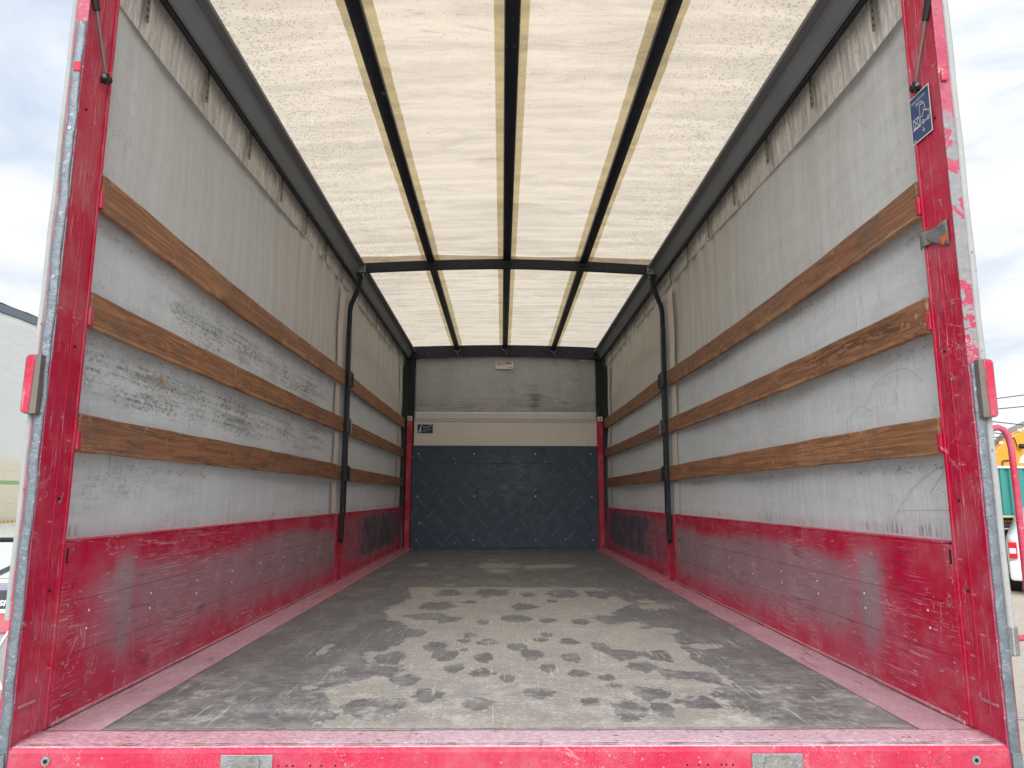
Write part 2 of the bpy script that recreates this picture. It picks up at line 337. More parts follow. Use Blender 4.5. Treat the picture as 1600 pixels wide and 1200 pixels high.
M_GALV = simple('worn_galvanised_plate', (.30, .32, .33), .5, .55, .45, 26, bump=.6)
M_WHITE = simple('white_paint', (.74, .72, .70), .5)
M_HOLE = simple('dark_hole', (.006, .006, .006), .9)
M_PATCH = simple('grime_patch', (.035, .035, .035), .9, var=.5, scale=60)
M_BLUE = simple('blue_sticker', (.018, .055, .17), .4)
M_NAVY = simple('navy_sticker', (.008, .03, .08), .4)
M_STKW = simple('sticker_white', (.75, .77, .78), .5)
M_TAPE = simple('grey_duct_tape', (.16, .17, .17), .45, var=.4, scale=30, bump=.8)
M_ORANGE = simple('orange_tape', (.75, .13, .03), .5)
M_RODGREY = simple('rod_grey', (.22, .20, .19), .35, .6)
def panel_white():
    m, t = material('scuffed_cream_board'); P = t.pos()
    n = t.noise(t.pos((2, 2, 9)), 1, 5, .6)
    col = t.mix(n, (.74, .70, .65), (.80, .77, .73))
    s = t.m('MULTIPLY', t.mr(t.noise(t.pos((16, 10, 60)), 1, 5, .7), .60, .64), t.mr(t.noise(P, 4, 3), .42, .6))
    col = t.mix(t.m('MULTIPLY', s, .7), col, (.10, .09, .08))
    out(t, princ(t, Base_Color=col, Roughness=.6)); return m
M_CREAM = panel_white()
def tube_tarp():
    m, t = material('spotted_grey_tarp_roll'); P = t.pos()
    n = t.noise(P, 9, 5, .6); sp = t.mr(t.vor(t.pos((1, 1, .6)), 45).outputs[0], .15, .08)
    col = t.mix(n, (.27, .29, .30), (.42, .43, .43)); col = t.mix(t.m('MULTIPLY', sp, t.mr(n, .4, .6)), col, (.12, .12, .12))
    out(t, princ(t, Base_Color=col, Roughness=.6, Normal=t.bump(n, .6, .01))); return m
M_ROLL = tube_tarp()
def ground_material():
    m, t = material('sandy_yard_ground'); P = t.pos()
    n = t.noise(P, .7, 6, .6); n2 = t.noise(P, 14, 6, .7)
    col = t.mix(n, (.40, .355, .30), (.52, .465, .395)); col = t.mix(t.mr(n2, .55, .7, 0, .5), col, (.24, .20, .16))
    col = t.mix(t.mr(t.noise(t.pos((.3, 2.2, 1)), 1, 4), .55, .7, 0, .5), col, (.28, .25, .22))
    out(t, princ(t, Base_Color=col, Roughness=.95, Normal=t.bump(n2, .8, .05))); return m
M_GROUND = ground_material()

# ------------------------------------------------------------------ mesh helpers
def org(p):
    return Vector(p.get('_o', (0, 0, 0))) if p else Vector((0, 0, 0))
def finish(me, name, mat, parent=None, loc=(0, 0, 0), smooth=False):
    """mesh is in world coordinates shifted by -loc"""
    o = bpy.data.objects.new(name, me); COL.objects.link(o)
    if mat is not None and len(me.materials) == 0: me.materials.append(mat)
    if smooth:
        for p in me.polygons: p.use_smooth = True
    o.location = loc
    if parent is not None:
        o.parent = parent; o.matrix_parent_inverse = Matrix.Translation(-WORG.get(parent.name, Vector((0, 0, 0))))
    WORG[o.name] = Vector(loc)
    return o
WORG = {}
def thing(name, label, cat, loc, group=None):
    o = bpy.data.objects.new(name, None); COL.objects.link(o); o.location = loc; o.empty_display_size = .2
    o['label'] = label; o['category'] = cat
    if group: o['group'] = group
    WORG[o.name] = Vector(loc); return o
def tag(o, label, cat, group=None):
    o['label'] = label; o['category'] = cat
    if group: o['group'] = group
    return o
class MB:
    def __init__(s): s.v = []; s.f = []
    def add(s, vs, fs):
        b = len(s.v); s.v += [tuple(v) for v in vs]; s.f += [tuple(b+i for i in f) for f in fs]
    def box(s, x0, x1, y0, y1, z0, z1):
        s.add([(x0, y0, z0), (x1, y0, z0), (x1, y1, z0), (x0, y1, z0), (x0, y0, z1), (x1, y0, z1), (x1, y1, z1), (x0, y1, z1)],
              [(3, 2, 1, 0), (4, 5, 6, 7), (0, 1, 5, 4), (1, 2, 6, 5), (2, 3, 7, 6), (3, 0, 4, 7)]); return s
    def prism(s, prof, axis, a, b):
        """prof: list of 2D points; axis 0/1/2 extruded from a to b"""
        n = len(prof)
        def P(p, h):
            return (h, p[0], p[1]) if axis == 0 else ((p[0], h, p[1]) if axis == 1 else (p[0], p[1], h))
        s.add([P(p, a) for p in prof]+[P(p, b) for p in prof], [tuple(range(n))[::-1], tuple(range(n, 2*n))]+[(i, (i+1) % n, n+(i+1) % n, n+i) for i in range(n)])
        return s
    def tube(s, pts, r, n=10, cap=True):
        pts = [Vector(p) for p in pts]; rr = r if isinstance(r, (list, tuple)) else [r]*len(pts)
        rings = []; prevx = None
        for i, p in enumerate(pts):
            if i == 0: tg = pts[1]-p
            elif i == len(pts)-1: tg = p-pts[i-1]
            else: tg = (pts[i+1]-p).normalized()+(p-pts[i-1]).normalized()
            tg.normalize()
            if prevx is None:
                a = Vector((0, 0, 1)) if abs(tg.z) < .9 else Vector((1, 0, 0)); x = a.cross(tg).normalized()
            else:
                x = (prevx-tg*prevx.dot(tg)).normalized()
            prevx = x; y = tg.cross(x)
            rings.append([p+x*math.cos(2*math.pi*k/n)*rr[i]+y*math.sin(2*math.pi*k/n)*rr[i] for k in range(n)])
        vs = [v for R in rings for v in R]; fs = []
        for i in range(len(rings)-1):
            for k in range(n): fs.append((i*n+k, i*n+(k+1) % n, (i+1)*n+(k+1) % n, (i+1)*n+k))
        if cap: fs += [tuple(range(n))[::-1], tuple(range((len(rings)-1)*n, len(rings)*n))]
        s.add(vs, fs); return s
    def disc(s, c, nrm, r, h, n=8):
        c = Vector(c); nrm = Vector(nrm).normalized(); return s.tube([c, c+nrm*h], r, n)
    def strokes(s, lines, conv, w):
        """flat strokes: conv maps 2D sticker coordinates to 3D points"""
        for L in lines:
            for (a, b), (c, d_) in zip(L[:-1], L[1:]):
                dx, dy = c-a, d_-b; l = math.hypot(dx, dy) or 1; nx, ny = -dy/l*w/2, dx/l*w/2
                s.add([conv(a+nx, b+ny), conv(a-nx, b-ny), conv(c-nx, d_-ny), conv(c+nx, d_+ny)], [(0, 1, 2, 3)])
        return s
    def build(s, name, mat, parent=None, loc=(0, 0, 0), smooth=False, bevel=0, seg=2):
        me = bpy.data.meshes.new(name)
        L = Vector(loc); me.from_pydata([tuple(Vector(v)-L) for v in s.v], [], s.f); me.update()
        bm = bmesh.new(); bm.from_mesh(me); bmesh.ops.recalc_face_normals(bm, faces=bm.faces)
        if bevel:
            ed = [e for e in bm.edges if len(e.link_faces) == 2 and e.calc_face_angle(0) > .5]
            bmesh.ops.bevel(bm, geom=ed, offset=bevel, segments=seg, affect='EDGES', profile=.5)
        bm.to_mesh(me); bm.free()
        o = finish(me, name, mat, parent, loc, smooth)
        if smooth: 
            try: me.set_sharp_from_angle(angle=math.radians(40))
            except Exception: pass
        return o
def bx(name, mat, parent, x0, x1, y0, y1, z0, z1, bevel=0, **k):
    return MB().box(min(x0, x1), max(x0, x1), min(y0, y1), max(y0, y1), min(z0, z1), max(z0, z1)).build(name, mat, parent, bevel=bevel, **k)

def sheet(name, mat, parent, nu, nv, fn, attrs=None, thick=None, smooth=True, loc=(0, 0, 0)):
    """grid surface with optional thickness (vector); fn(U,V)->X,Y,Z arrays, attrs: name->fn(X,Y,Z)"""
    u = np.linspace(0, 1, nu+1); v = np.linspace(0, 1, nv+1); Ug, Vg = np.meshgrid(u, v, indexing='ij')
    X, Y, Z = fn(Ug, Vg); X = X+0*Ug; Y = Y+0*Ug; Z = Z+0*Ug
    V = np.stack([X.ravel(), Y.ravel(), Z.ravel()], 1); N = len(V)
    idx = np.arange(N).reshape(nu+1, nv+1)
    F = np.stack([idx[:-1, :-1], idx[1:, :-1], idx[1:, 1:], idx[:-1, 1:]], -1).reshape(-1, 4).tolist()
    Vall = V
    if thick is not None:
        loop = list(idx[:, 0])+list(idx[-1, 1:])+list(idx[-2::-1, -1])+list(idx[0, -2:0:-1])
        B = V[loop]+np.array(thick); Vall = np.vstack([V, B]); n = len(loop)
        for i in range(n):
            j = (i+1) % n; F.append([int(loop[j]), int(loop[i]), N+i, N+j])
        F.append([N+i for i in range(n)])
    me = bpy.data.meshes.new(name); me.from_pydata((Vall-np.array(loc)).tolist(), [], F); me.update()
    names = attrs or {}
    for a, f in names.items():
        A = me.attributes.new(a, 'FLOAT', 'POINT'); val = np.zeros(len(Vall)); val[:] = f(Vall[:, 0], Vall[:, 1], Vall[:, 2]); A.data.foreach_set('value', val.astype(np.float32))
    o = finish(me, name, mat, parent, loc)
    if smooth:
        me.polygons.foreach_set('use_smooth', [True]*(nu*nv)+[False]*(len(F)-nu*nv))
    return o
def text_mesh(name, s, size, conv, mat, parent, align='LEFT', bold=0.0, sx=1.0):
    c = bpy.data.curves.new('t', 'FONT'); c.body = s; c.size = size; c.align_x = align; c.offset = bold
    c.resolution_u = 3
    o = bpy.data.objects.new('t', c); COL.objects.link(o)
    dg = bpy.context.evaluated_depsgraph_get(); me0 = bpy.data.meshes.new_from_object(o.evaluated_get(dg))
    bpy.data.objects.remove(o)
    me = bpy.data.meshes.new(name); me.from_pydata([tuple(conv(v.co.x*sx, v.co.y)) for v in me0.vertices], [], [tuple(p.vertices) for p in me0.polygons]); me.update()
    bpy.data.meshes.remove(me0)
    return finish(me, name, mat, parent)
def sm(x, a, b):
    t_ = np.clip((x-a)/(b-a), 0, 1); return t_*t_*(3-2*t_)

W2 = 1.225; Y0, Y1 = 1.85, 8.62
# ================================================================== the truck body
B = thing('truck_cargo_body', 'empty red truck cargo body with worn patchy floor, red side boards and dark roof tubes', 'truck body', (0, 5.2, -0.2))

# ---- floor boards
SPOTS = [(-0.39,4.12,0.091,0.146),(-0.37,4.67,0.07,0.172),(-0.41,3.77,0.093,0.111),(-0.22,4.27,0.042,0.058),(-0.09,4.67,0.099,0.19),(-0.12,3.6,0.032,0.061),(0.0,3.71,0.032,0.086),(-0.3,3.69,0.055,0.096),(-0.17,3.27,0.029,0.058),(-0.19,3.15,0.031,0.038),(-0.09,3.13,0.038,0.069),(-0.3,3.03,0.041,0.099),(-0.25,2.87,0.046,0.102),(-0.18,2.97,0.016,0.027),(-0.1,2.83,0.035,0.077),(-0.45,2.82,0.055,0.107),(-0.2,2.66,0.032,0.06),(-0.1,2.59,0.038,0.061),(-0.35,2.5,0.043,0.071),(-0.26,2.32,0.043,0.071),(-0.1,2.22,0.043,0.06),(-0.01,2.52,0.025,0.053),(-0.42,3.31,0.049,0.085),(-0.53,3.15,0.077,0.173),(-0.49,2.62,0.096,0.105),(-0.4,2.18,0.087,0.098),(0.09,4.09,0.071,0.119),(0.36,4.63,0.086,0.213),(0.14,4.58,0.046,0.1),(0.27,4.31,0.032,0.066),(0.2,3.66,0.044,0.068),(0.06,3.7,0.055,0.107),(0.36,3.61,0.04,0.091),(0.17,3.28,0.025,0.05),(0.26,3.13,0.037,0.069),(0.14,3.17,0.031,0.039),(0.03,3.03,0.037,0.064),(0.38,3.03,0.036,0.079),(0.09,2.88,0.042,0.089),(0.24,2.83,0.035,0.068),(0.14,2.66,0.029,0.059),(0.24,2.58,0.035,0.056),(0.33,2.52,0.028,0.048),(0.45,2.88,0.057,0.09),(0.58,2.86,0.053,0.088),(0.48,2.67,0.046,0.077),(0.55,2.58,0.029,0.071),(0.09,2.33,0.043,0.062),(0.24,2.23,0.027,0.053),(0.44,2.33,0.051,0.072),(0.34,2.16,0.047,0.106),(0.34,2.42,0.024,0.026),(0.56,2.23,0.06,0.066),(0.44,2.16,0.031,0.07),(0.54,3.69,0.091,0.117),(0.58,4.59,0.069,0.167),(0.6,2.56,0.044,0.063),(0.67,2.53,0.049,0.086)]
POLY = [(-0.65,4.94),(-0.42,5.31),(-0.05,5.43),(0.38,5.39),(0.61,4.94),(0.72,4.21),(0.54,3.87),(0.64,3.38),(0.72,3.28),(0.69,2.69),(0.75,2.55),(0.62,2.31),(0.67,2.15),(0.7,1.9),(-0.53,1.9),(-0.49,2.1),(-0.6,2.4),(-0.5,2.48),(-0.46,2.6),(-0.57,2.91),(-0.47,3.1),(-0.41,3.38),(-0.59,3.73),(-0.66,3.94),(-0.57,4.42)]
FLECK = [(0.8,4.07,0.058,0.093),(0.87,4.09,0.044,0.07),(0.46,6.47,0.144,0.179),(-0.05,6.47,0.171,0.237),(0.81,3.04,0.053,0.051),(0.71,3.38,0.074,0.063),(0.61,3.55,0.062,0.07),(-0.74,2.97,0.02,0.097),(-0.61,2.65,0.027,0.038),(-0.56,3.69,0.032,0.038),(-0.05,6.03,0.096,0.154),(0.26,6.36,0.085,0.172),(-0.12,7.05,0.038,0.141),(-0.75,6.58,0.047,0.184),(0.82,4.29,0.053,0.077),(0.71,2.47,0.03,0.042),(-0.65,2.4,0.025,0.023)]
def poly_sdf(X, Y, poly):
    d_ = np.full(X.shape, 1e9); ins = np.zeros(X.shape, bool); n = len(poly)
    for i in range(n):
        ax, ay = poly[i]; bx_, by = poly[(i+1) % n]; ex, ey = bx_-ax, by-ay
        tt = np.clip(((X-ax)*ex+(Y-ay)*ey)/(ex*ex+ey*ey), 0, 1)
        d_ = np.minimum(d_, np.hypot(X-ax-tt*ex, Y-ay-tt*ey))
        c = ((ay > Y) != (by > Y)) & (X < ex*(Y-ay)/(ey if ey else 1e-9)+ax); ins ^= c
    return np.where(ins, d_, -d_)
def floor_wear(X, Y, Z):
    w = poly_sdf(X, Y, POLY)/.22
    w = np.where(Y > 4.95, np.minimum(w, -.12), w)
    w = np.where(w > 0, np.clip(w+.18, 0, 1), np.clip(w, -1, 0))
    for cx, cy, a, b in FLECK:
        r = np.hypot((X-cx)/a, (Y-cy)/b); w = np.maximum(w, np.clip((1.15-r)*.5, -1, .16))
    for cx, cy, a, b in SPOTS:
        th = np.arctan2((Y-cy)/b, (X-cx)/a); q = cx*37+cy*11
        r = np.hypot((X-cx)/(a*1.08), (Y-cy)/(b*1.0))*(1+.09*np.sin(3*th+q)+.06*np.sin(5*th+2*q)+.05*np.sin(9*th+q)); w = np.minimum(w, np.clip((r-1)*.95, -.75, 1))
    return w
seams = [1.972, 3.40, 4.95, 6.42, 8.62]
for a, b in zip(seams[:-1], seams[1:]):
    sheet('floor_board', M_FLOOR, B, 160, int((b-a)/.014), lambda U, V, a=a, b=b: (-1.076+2.152*U, a+.0025+(b-a-.005)*V, 0*U), {'wear': floor_wear}, (0, 0, -.02), smooth=False)
bx('floor_underlay', M_HOLE, B, -1.22, 1.22, 1.90, 8.7, -.06, -.0215)
for s in (-1, 1):
    prof = [(s*1.079, .004), (s*1.222, .004), (s*1.222, -.05), (s*1.079, -.05)]
    o = sheet('floor_edge_strip', M_EDGE, B, 6, 110, lambda U, V, s=s: (s*(1.079+.141*U), 1.972+6.62*V, .003+.0008*np.sin(V*90+s)),
              {'wear': lambda X, Y, Z: .25+.45*sm(Y, 6, 2)}, (0, 0, -.03), smooth=False)
    # bead where the drop side closes on the strip
    MB().tube([(s*1.2195, 2.0, .010), (s*1.2195, 5.22, .010)], .0055, 8).build('hinge_bead', M_EDGE, B, smooth=True)
    MB().tube([(s*1.2195, 5.42, .010), (s*1.2195, 8.55, .010)], .0055, 8).build('hinge_bead', M_EDGE, B, smooth=True)

# ---- rear sill: rubbed top plate and bright front face
sill = sheet('rear_sill_top', M_SILLTOP, B, 60, 10, lambda U, V: (-1.232+2.464*U, 1.853+.116*V, .0045-.004*(1-sm(V, 0, .25))+.0008*np.sin(U*31)),
             {'wear': lambda X, Y, Z: .45+.3*np.sin(X*2+1)}, (0, 0, -.02), smooth=True)
sf = MB(); sf.prism([(1.853, .000), (1.8475, -.0045), (1.846, -.010), (1.846, -.19), (1.90, -.19), (1.90, -.02), (1.865, -.02)], 0, -1.245, 1.245)
sf = sf.build('rear_sill', M_SILL, B)
for hx, tilt in ((-.648, 0), (.649, 0)):
    p = bx('latch_plate', M_GALV, B, hx-.063, hx+.063, 1.8425, 1.8465, -.085, -.014, bevel=.0015)
    q = MB(); rg = random.Random(int(hx*100))
    pts = [(hx-.030+rg.uniform(-.003, .003), -.022), (hx+.028, -.020), (hx+.034, -.034), (hx+.026, -.05), (hx+.03, -.072), (hx-.032, -.075), (hx-.036, -.046)]
    q.prism([(a, b) for a, b in pts], 1, 1.8385, 1.8428).build('worn_catch', simple('scraped_dirty_metal', (.30, .30, .28), .7, .3, .95, 60, bump=1.0), p)
    for k in (-1, 1): MB().disc((hx+k*.052, 1.8425, -.041), (0, -1, 0), .0045, .0018).build('screw', M_ZINC, p)
for hx in (-.571, -.551, -.536, -.494, -.467, -.433, .427, .455, .477, .511, .523, .539):
    MB().disc((hx, 1.8461, -.040), (0, -1, 0), .0026, .0006).build('hole', M_HOLE, sf)
for hx, hz in ((-1.133, -.028), (1.142, -.031)):
    w_ = MB().disc((hx, 1.846, hz), (0, -1, 0), .011, .002, 14).build('bolt', M_GALV, sf)
    MB().disc((hx, 1.844, hz), (0, -1, 0), .005, .0015, 6).build('bolt_head', M_HOLE, sf)
# rings scuffed on the sill top, little dirt dashes and a rust line: one thin layer of marks
mk = MB()
for cx, cy, rx, ry in ((.50, 1.872, .017, .010), (.585, 1.868, .017, .009), (1.0, 1.875, .02, .01), (1.16, 1.878, .022, .009)):
    n = 26
    for k in range(n):
        a0, a1 = 2*math.pi*k/n, 2*math.pi*(k+1)/n
        mk.add([(cx+rx*f*math.cos(a), cy+ry*f*math.sin(a), .0058) for a, f in ((a0, 1), (a1, 1), (a1, .86), (a0, .86))], [(0, 1, 2, 3)])
o = mk.build('scuff_ring', M_STKW, B); o['kind'] = 'stuff'
mk = MB()
for k in range(26):
    x = RNG.uniform(-1.0, 1.1); y = RNG.uniform(1.875, 1.95); l = RNG.uniform(.003, .008)
    mk.add([(x-l, y, .0057), (x, y-.0016, .0057), (x+l, y+.0006, .0057), (x, y+.0022, .0057)], [(0, 1, 2, 3)])
o = mk.build('dirt_mark', M_PATCH, B); o['kind'] = 'stuff'

def rust_mat():
    m, t = material('rusty_dirt_line'); P = t.pos(); n = t.noise(t.pos((20, 60, 1)), 1, 5, .7)
    col = t.mix(t.mr(n, .42, .6), (.10, .09, .09), (.28, .17, .07)); col = t.mix(t.mr(t.noise(P, 60, 4, .7), .5, .62), col, (.34, .30, .30))
    out(t, princ(t, Base_Color=col, Roughness=.9)); return m
sheet('dirt_seam', rust_mat(), B, 200, 1, lambda U, V: (-1.2+2.4*U, 1.8555+(.0045+.002*np.sin(U*77)+.0015*np.sin(U*191))*V, .0072+0*U), smooth=False)
sheet('floor_joint_seal', rust_mat(), B, 100, 1, lambda U, V: (-1.07+2.14*U, 1.969+.0065*V, .0066+0*U), smooth=False)
# ---- rear corner posts
def rear_post(s):
    p = bx('rear_post', M_RED, B, s*1.2265, s*1.262, 1.851, 1.984, -.19, 2.56, bevel=.003)
    bx('inner_flange', M_RED, p, s*1.2215, s*1.2267, 1.977, 1.988, .004, 2.52, bevel=.002)
    bx('pressed_rib', M_RED, p, s*1.2243, s*1.2267, 1.925, 1.932, .13, 2.52, bevel=.001)
    bx('weld_seam', M_EDGE, p, s*1.2225, s*1.2267, 1.865, 1.93, .085, .093, bevel=.0015)
    # rear facing edge, chipped
    bx('rear_edge', M_CHIP, p, s*1.2235, s*1.2555, 1.8465, 1.8512, -.19, 2.56, bevel=.0015)
    zt = 1.95 if s < 0 else .965
    n = 90
    def fs(U, V):
        wob = .0009*np.sin(V*47+s)+.0006*np.sin(V*113)
        x = s*(1.2255+(1.2515-1.2255)*U)+wob
        if s > 0: x = s*(1.2275+.0255*U)+wob
        return x, 1.8425-.001*np.sin(U*np.pi)+wob, -.045+(zt+.045)*V
    st = sheet('edge_strip', M_STRIP, p, 3, n, fs, None, (0, .0042, 0))
    for z in ([.178, .76, 1.19, 1.62, .127, -.022] if s < 0 else [.19, .56, .76, .05, .92, -.02]):
        MB().disc((s*1.239, 1.8425, z), (0, -1, 0), .0045, .002, 10).build('screw', M_ZINC, st)
        MB().disc((s*1.239, 1.8405, z), (0, -1, 0), .0016, .0008, 6).build('screw_hole', M_HOLE, st)
    bx('foot_block', M_STRIP, p, s*1.228, s*1.253, 1.836, 1.8425, -.05, -.012, bevel=.002)
    # rolled curtain edge tube outside the post
    z0 = .215 if s > 0 else .30
    pts = [(s*(1.2665+.001*math.sin(k*1.7)), 1.856, z0+(2.5-z0)*k/26) for k in range(27)]
    MB().tube(pts, [.0115 if s > 0 else .009]*27, 10).build('curtain_roll', M_ROLL, p, smooth=True)
    if s > 0: bx('roll_end', M_TAPE, p, 1.248, 1.282, 1.845, 1.86, .212, .285, bevel=.004)
    # bump plate
    pl = MB(); zc = .895; hh = .078; xi, xo = 1.236, 1.276; R = .012
    prof = [(s*xi, zc-hh), (s*xi, zc+hh)]
    for k in range(7):
        a = math.pi/2*k/6; prof.append((s*(xo-R+R*math.sin(a)), zc+hh-R+R*math.cos(a)))
    for k in range(7):
        a = math.pi/2*k/6; prof.append((s*(xo-R+R*math.cos(a)), zc-hh+R-R*math.sin(a)))
    g = pl.prism(prof, 1, 1.824, 1.8415).build('bump_plate', M_GALVRED, p, bevel=.0015)
    prof2 = [(s*(xi+.018), zc-hh+.004), (s*(xi+.014), zc+hh-.004)]+[(q[0]-s*.0035, zc+(q[1]-zc)*.965) for q in prof[2:]]
    MB().prism(prof2, 1, 1.8225, 1.8242).build('red_face', M_RED, g)
    # slat pockets
    for z in (1.44, 1.086, .73):
        bx('slat_pocket', M_RED, p, s*1.2135, s*1.2216, 1.982, 2.000, z+.004, z+.06, bevel=.003)
    # hinge tab near the top
    bx('hinge_tab', M_RED, p, s*1.226, s*1.246, 1.838, 1.8462, 1.79, 1.822, bevel=.004)
    # gas strut
    a = Vector((s*1.212, 1.945, 1.83)); b = Vector((s*1.222, 1.80, 2.18)); dr = (b-a).normalized()
    gs = MB().tube([a, a+(b-a)*.55], .0042, 8).build('gas_strut', M_RODGREY, p, smooth=True)
    MB().tube([a+(b-a)*.50, b+dr*.22], .0095, 10).build('strut_cylinder', M_BLACK, gs, smooth=True)
    MB().tube([a-dr*.012, a+dr*.018], .0095, 8).tube([a+Vector((s*.014, 0, 0)), a-Vector((s*.012, 0, 0))], .009, 8).build('strut_ball_joint', M_BLACK, gs, smooth=True)
    MB().disc(a+Vector((0, -.018, .002)), (-s, 0, 0), .006, .005).build('strut_pin', M_ZINC, gs)
    for z, y in ((.36, 1.973), (.60, 1.975), (1.02, 1.976), (1.70, 1.915)):
        MB().disc((s*1.2262, y-.03, z), (-s, 0, 0), .004, .002).build('post_hole', M_HOLE, p)
    return p
M_GALVRED = simple('rusty_grey_plate', (.16, .14, .125), .6, .2, .4, 25)
PL = rear_post(-1); PR = rear_post(1)
# right post: sticker, tape, grab rail, latch pin
def q4(name, mat, parent, pts):
    m_ = MB(); m_.add(pts, [(0, 1, 2, 3)]); return m_.build(name, mat, parent)
st = bx('safety_sticker', M_STKW, PR, 1.2207, 1.2214, 1.893, 1.991, 1.667, 1.816)
q4('blue_field', M_BLUE, st, [(1.2204, 1.9885, 1.6705), (1.2204, 1.8955, 1.6705), (1.2204, 1.8955, 1.8125), (1.2204, 1.9885, 1.8125)])
def stc(u, v): return (1.2201, 1.9885-.093*u, 1.6705+.142*v)
fork = [[(.10, .30), (.42, .30), (.42, .50), (.10, .50), (.10, .30)], [(.10, .30), (.42, .50)], [(.10, .50), (.42, .30)],
        [(.05, .28), (.50, .28)], [(.48, .30), (.48, .72), (.72, .72), (.80, .50), (.96, .48), (.96, .34)], [(.52, .45), (.60, .45), (.68, .55), (.80, .52)],
        [(.52, .30), (.96, .30)], [(.66, .62), (.68, .56)]]
for cx in (.62, .88):
    fork.append([(cx+.06*math.cos(k*math.pi/5), .315+.035*math.sin(k*math.pi/5)) for k in range(11)])
fork.append([(.60, .20), (.60, .11)]); fork.append([(.55, .15), (.60, .10), (.65, .15)])
MB().strokes(fork, stc, .018).build('forklift_pictogram', M_STKW, st)
text_mesh('sticker_text', 'Zulässige Staplerachslast', .105, lambda x, y: stc(.05+x*.82, .86+y*.7), M_STKW, st, sx=.92)
text_mesh('sticker_text', '1800 kg', .12, lambda x, y: stc(.27+x, .76+y*.7), M_STKW, st)
text_mesh('sticker_text', 'norm', .06, lambda x, y: stc(.04+x, .03+y*.62), M_STKW, st, bold=.004)
tp = sheet('duct_tape', M_TAPE, PR, 16, 6, lambda U, V: (1.2225-.003*V*np.sin(U*9)-.0075*(U < .22)-.001, 1.992-.118*U, 1.333+.012*np.sin(U*5)*(1-V)+.05*V+.012*U*V-.01*U), None, (.0015, 0, 0))
q4('orange_tape_end', M_ORANGE, tp, [(1.2205, 1.905, 1.342), (1.2205, 1.880, 1.352), (1.220, 1.878, 1.328), (1.220, 1.900, 1.316)])
gr = [(1.252, 1.862, .785), (1.275, 1.862, .789), (1.297, 1.862, .794), (1.311, 1.862, .788), (1.321, 1.862, .772), (1.3265, 1.862, .74), (1.328, 1.862, .60), (1.328, 1.862, .30), (1.326, 1.862, .27), (1.315, 1.862, .255), (1.255, 1.862, .25)]
MB().tube(gr, .0082, 12).build('grab_rail', M_SILL, PR, smooth=True)
MB().tube([(1.25, 1.86, .062), (1.33, 1.86, .058)], .004, 8).build('latch_pin', M_GALV, PR, smooth=True)
# left post: loop of cable
MB().tube([(-1.27+.0-.028*math.sin(k/12*math.pi), 1.87, .27-.14*k/12) for k in range(13)], .0042, 8).build('cable_loop', M_WHITE, PL, smooth=True)
bx('rear_header', M_RED, B, -1.262, 1.262, 1.851, 1.985, 2.47, 2.60, bevel=.004)

# ---- drop sides (two per side), each of three hollow planks with end profiles
def board_wear_front(s):
    def f(X, Y, Z):
        top = sm(Z+.02*np.sin(Y*3+s), .455, .33); bot = sm(Z, .0, .24)
        st_ = sm(Y, 1.98, 2.35) if s < 0 else sm(Y, 2.15, 2.8)
        w = top*(.12+.88*bot)*st_*(.60+.22*sm(Y, 3, 4.6) if s < 0 else .74+.14*sm(Y, 3, 4.6))
        c = 2.33 if s < 0 else 2.47
        w = np.maximum(w, np.exp(-((Y-c+.1*(Z-.3))/(.075 if s < 0 else .09))**2)*sm(Z, .475, .36)*sm(Z, -.02, .25)*.98)
        w = np.maximum(w, .55*sm(Z, .05, .0)*np.sin(Y*3)**2)
        w *= 1-.75*sm(Y, 5.10, 5.2)
        return w
    return f
def board_wear_rear(s):
    def f(X, Y, Z):
        q = .10*np.sin(Z*17)
        w = sm(Z, .475, .40)*sm(Z, .01, .18)*(.42+.75*sm(Y+q, 5.9, 6.5)*sm(Y+q, 8.55, 8.0))
        return w
    return f
M_BOARDR = red_paint('red_board_paint_rubbed_to_metal', wearcol=(.060, .075, .098), dust=.0)
for s in (-1, 1):
    for (ya, yb, mat, wf) in ((1.992, 5.222, M_BOARD, board_wear_front(s)), (5.412, 8.555, M_BOARDR, board_wear_rear(s))):
        sb = bx('drop_side', M_RED, B, s*1.2275, s*1.262, ya+.012, yb-.012, -.10, .474, bevel=.002)
        for k, (za, zb) in enumerate(((.004, .1725), (.1738, .3172), (.3185, .478))):
            sheet('side_plank', mat, sb, int((yb-ya)/.03), 8, lambda U, V, za=za, zb=zb, ya=ya, yb=yb: (s*1.2245+0*U, ya+.044+(yb-ya-.088)*U, za+(zb-za)*V), {'wear': wf}, (s*.004, 0, 0), smooth=False)
        for y in (ya+.021, yb-.021):
            e = bx('end_profile', mat, sb, s*1.2215, s*1.229, y-.021, y+.021, .004, .478, bevel=.0025)
            for z in (.462, .309, .158, .018):
                MB().disc((s*1.2215, y+.012*(1 if y < 5.3 else -1), z), (-s, 0, 0), .0042, .002, 8).build('screw', M_ZINC, e)
        bx('top_cap', M_RED, sb, s*1.223, s*1.262, ya+.044, yb-.044, .4785, .486, bevel=.002)
        y = ya+.14
        while y < yb-.06:
            for z in (.232, .281):
                MB().disc((s*1.2245, y+RNG.uniform(-.004, .004), z), (-s, 0, 0), .0036, .0015, 7).build('rivet', M_STKW, sb)
            y += .368
    # slotted gusset between the boards
    g = bx('board_gusset', M_RED, B, s*1.230, s*1.262, 5.226, 5.408, -.05, .480, bevel=.002)
    bx('gusset_slot', M_HOLE, g, s*1.2288, s*1.2302, 5.315, 5.345, .30, .47)
    bx('notch', M_HOLE, B, s*1.2205, s*1.2216, 1.994, 2.002, .425, .465)

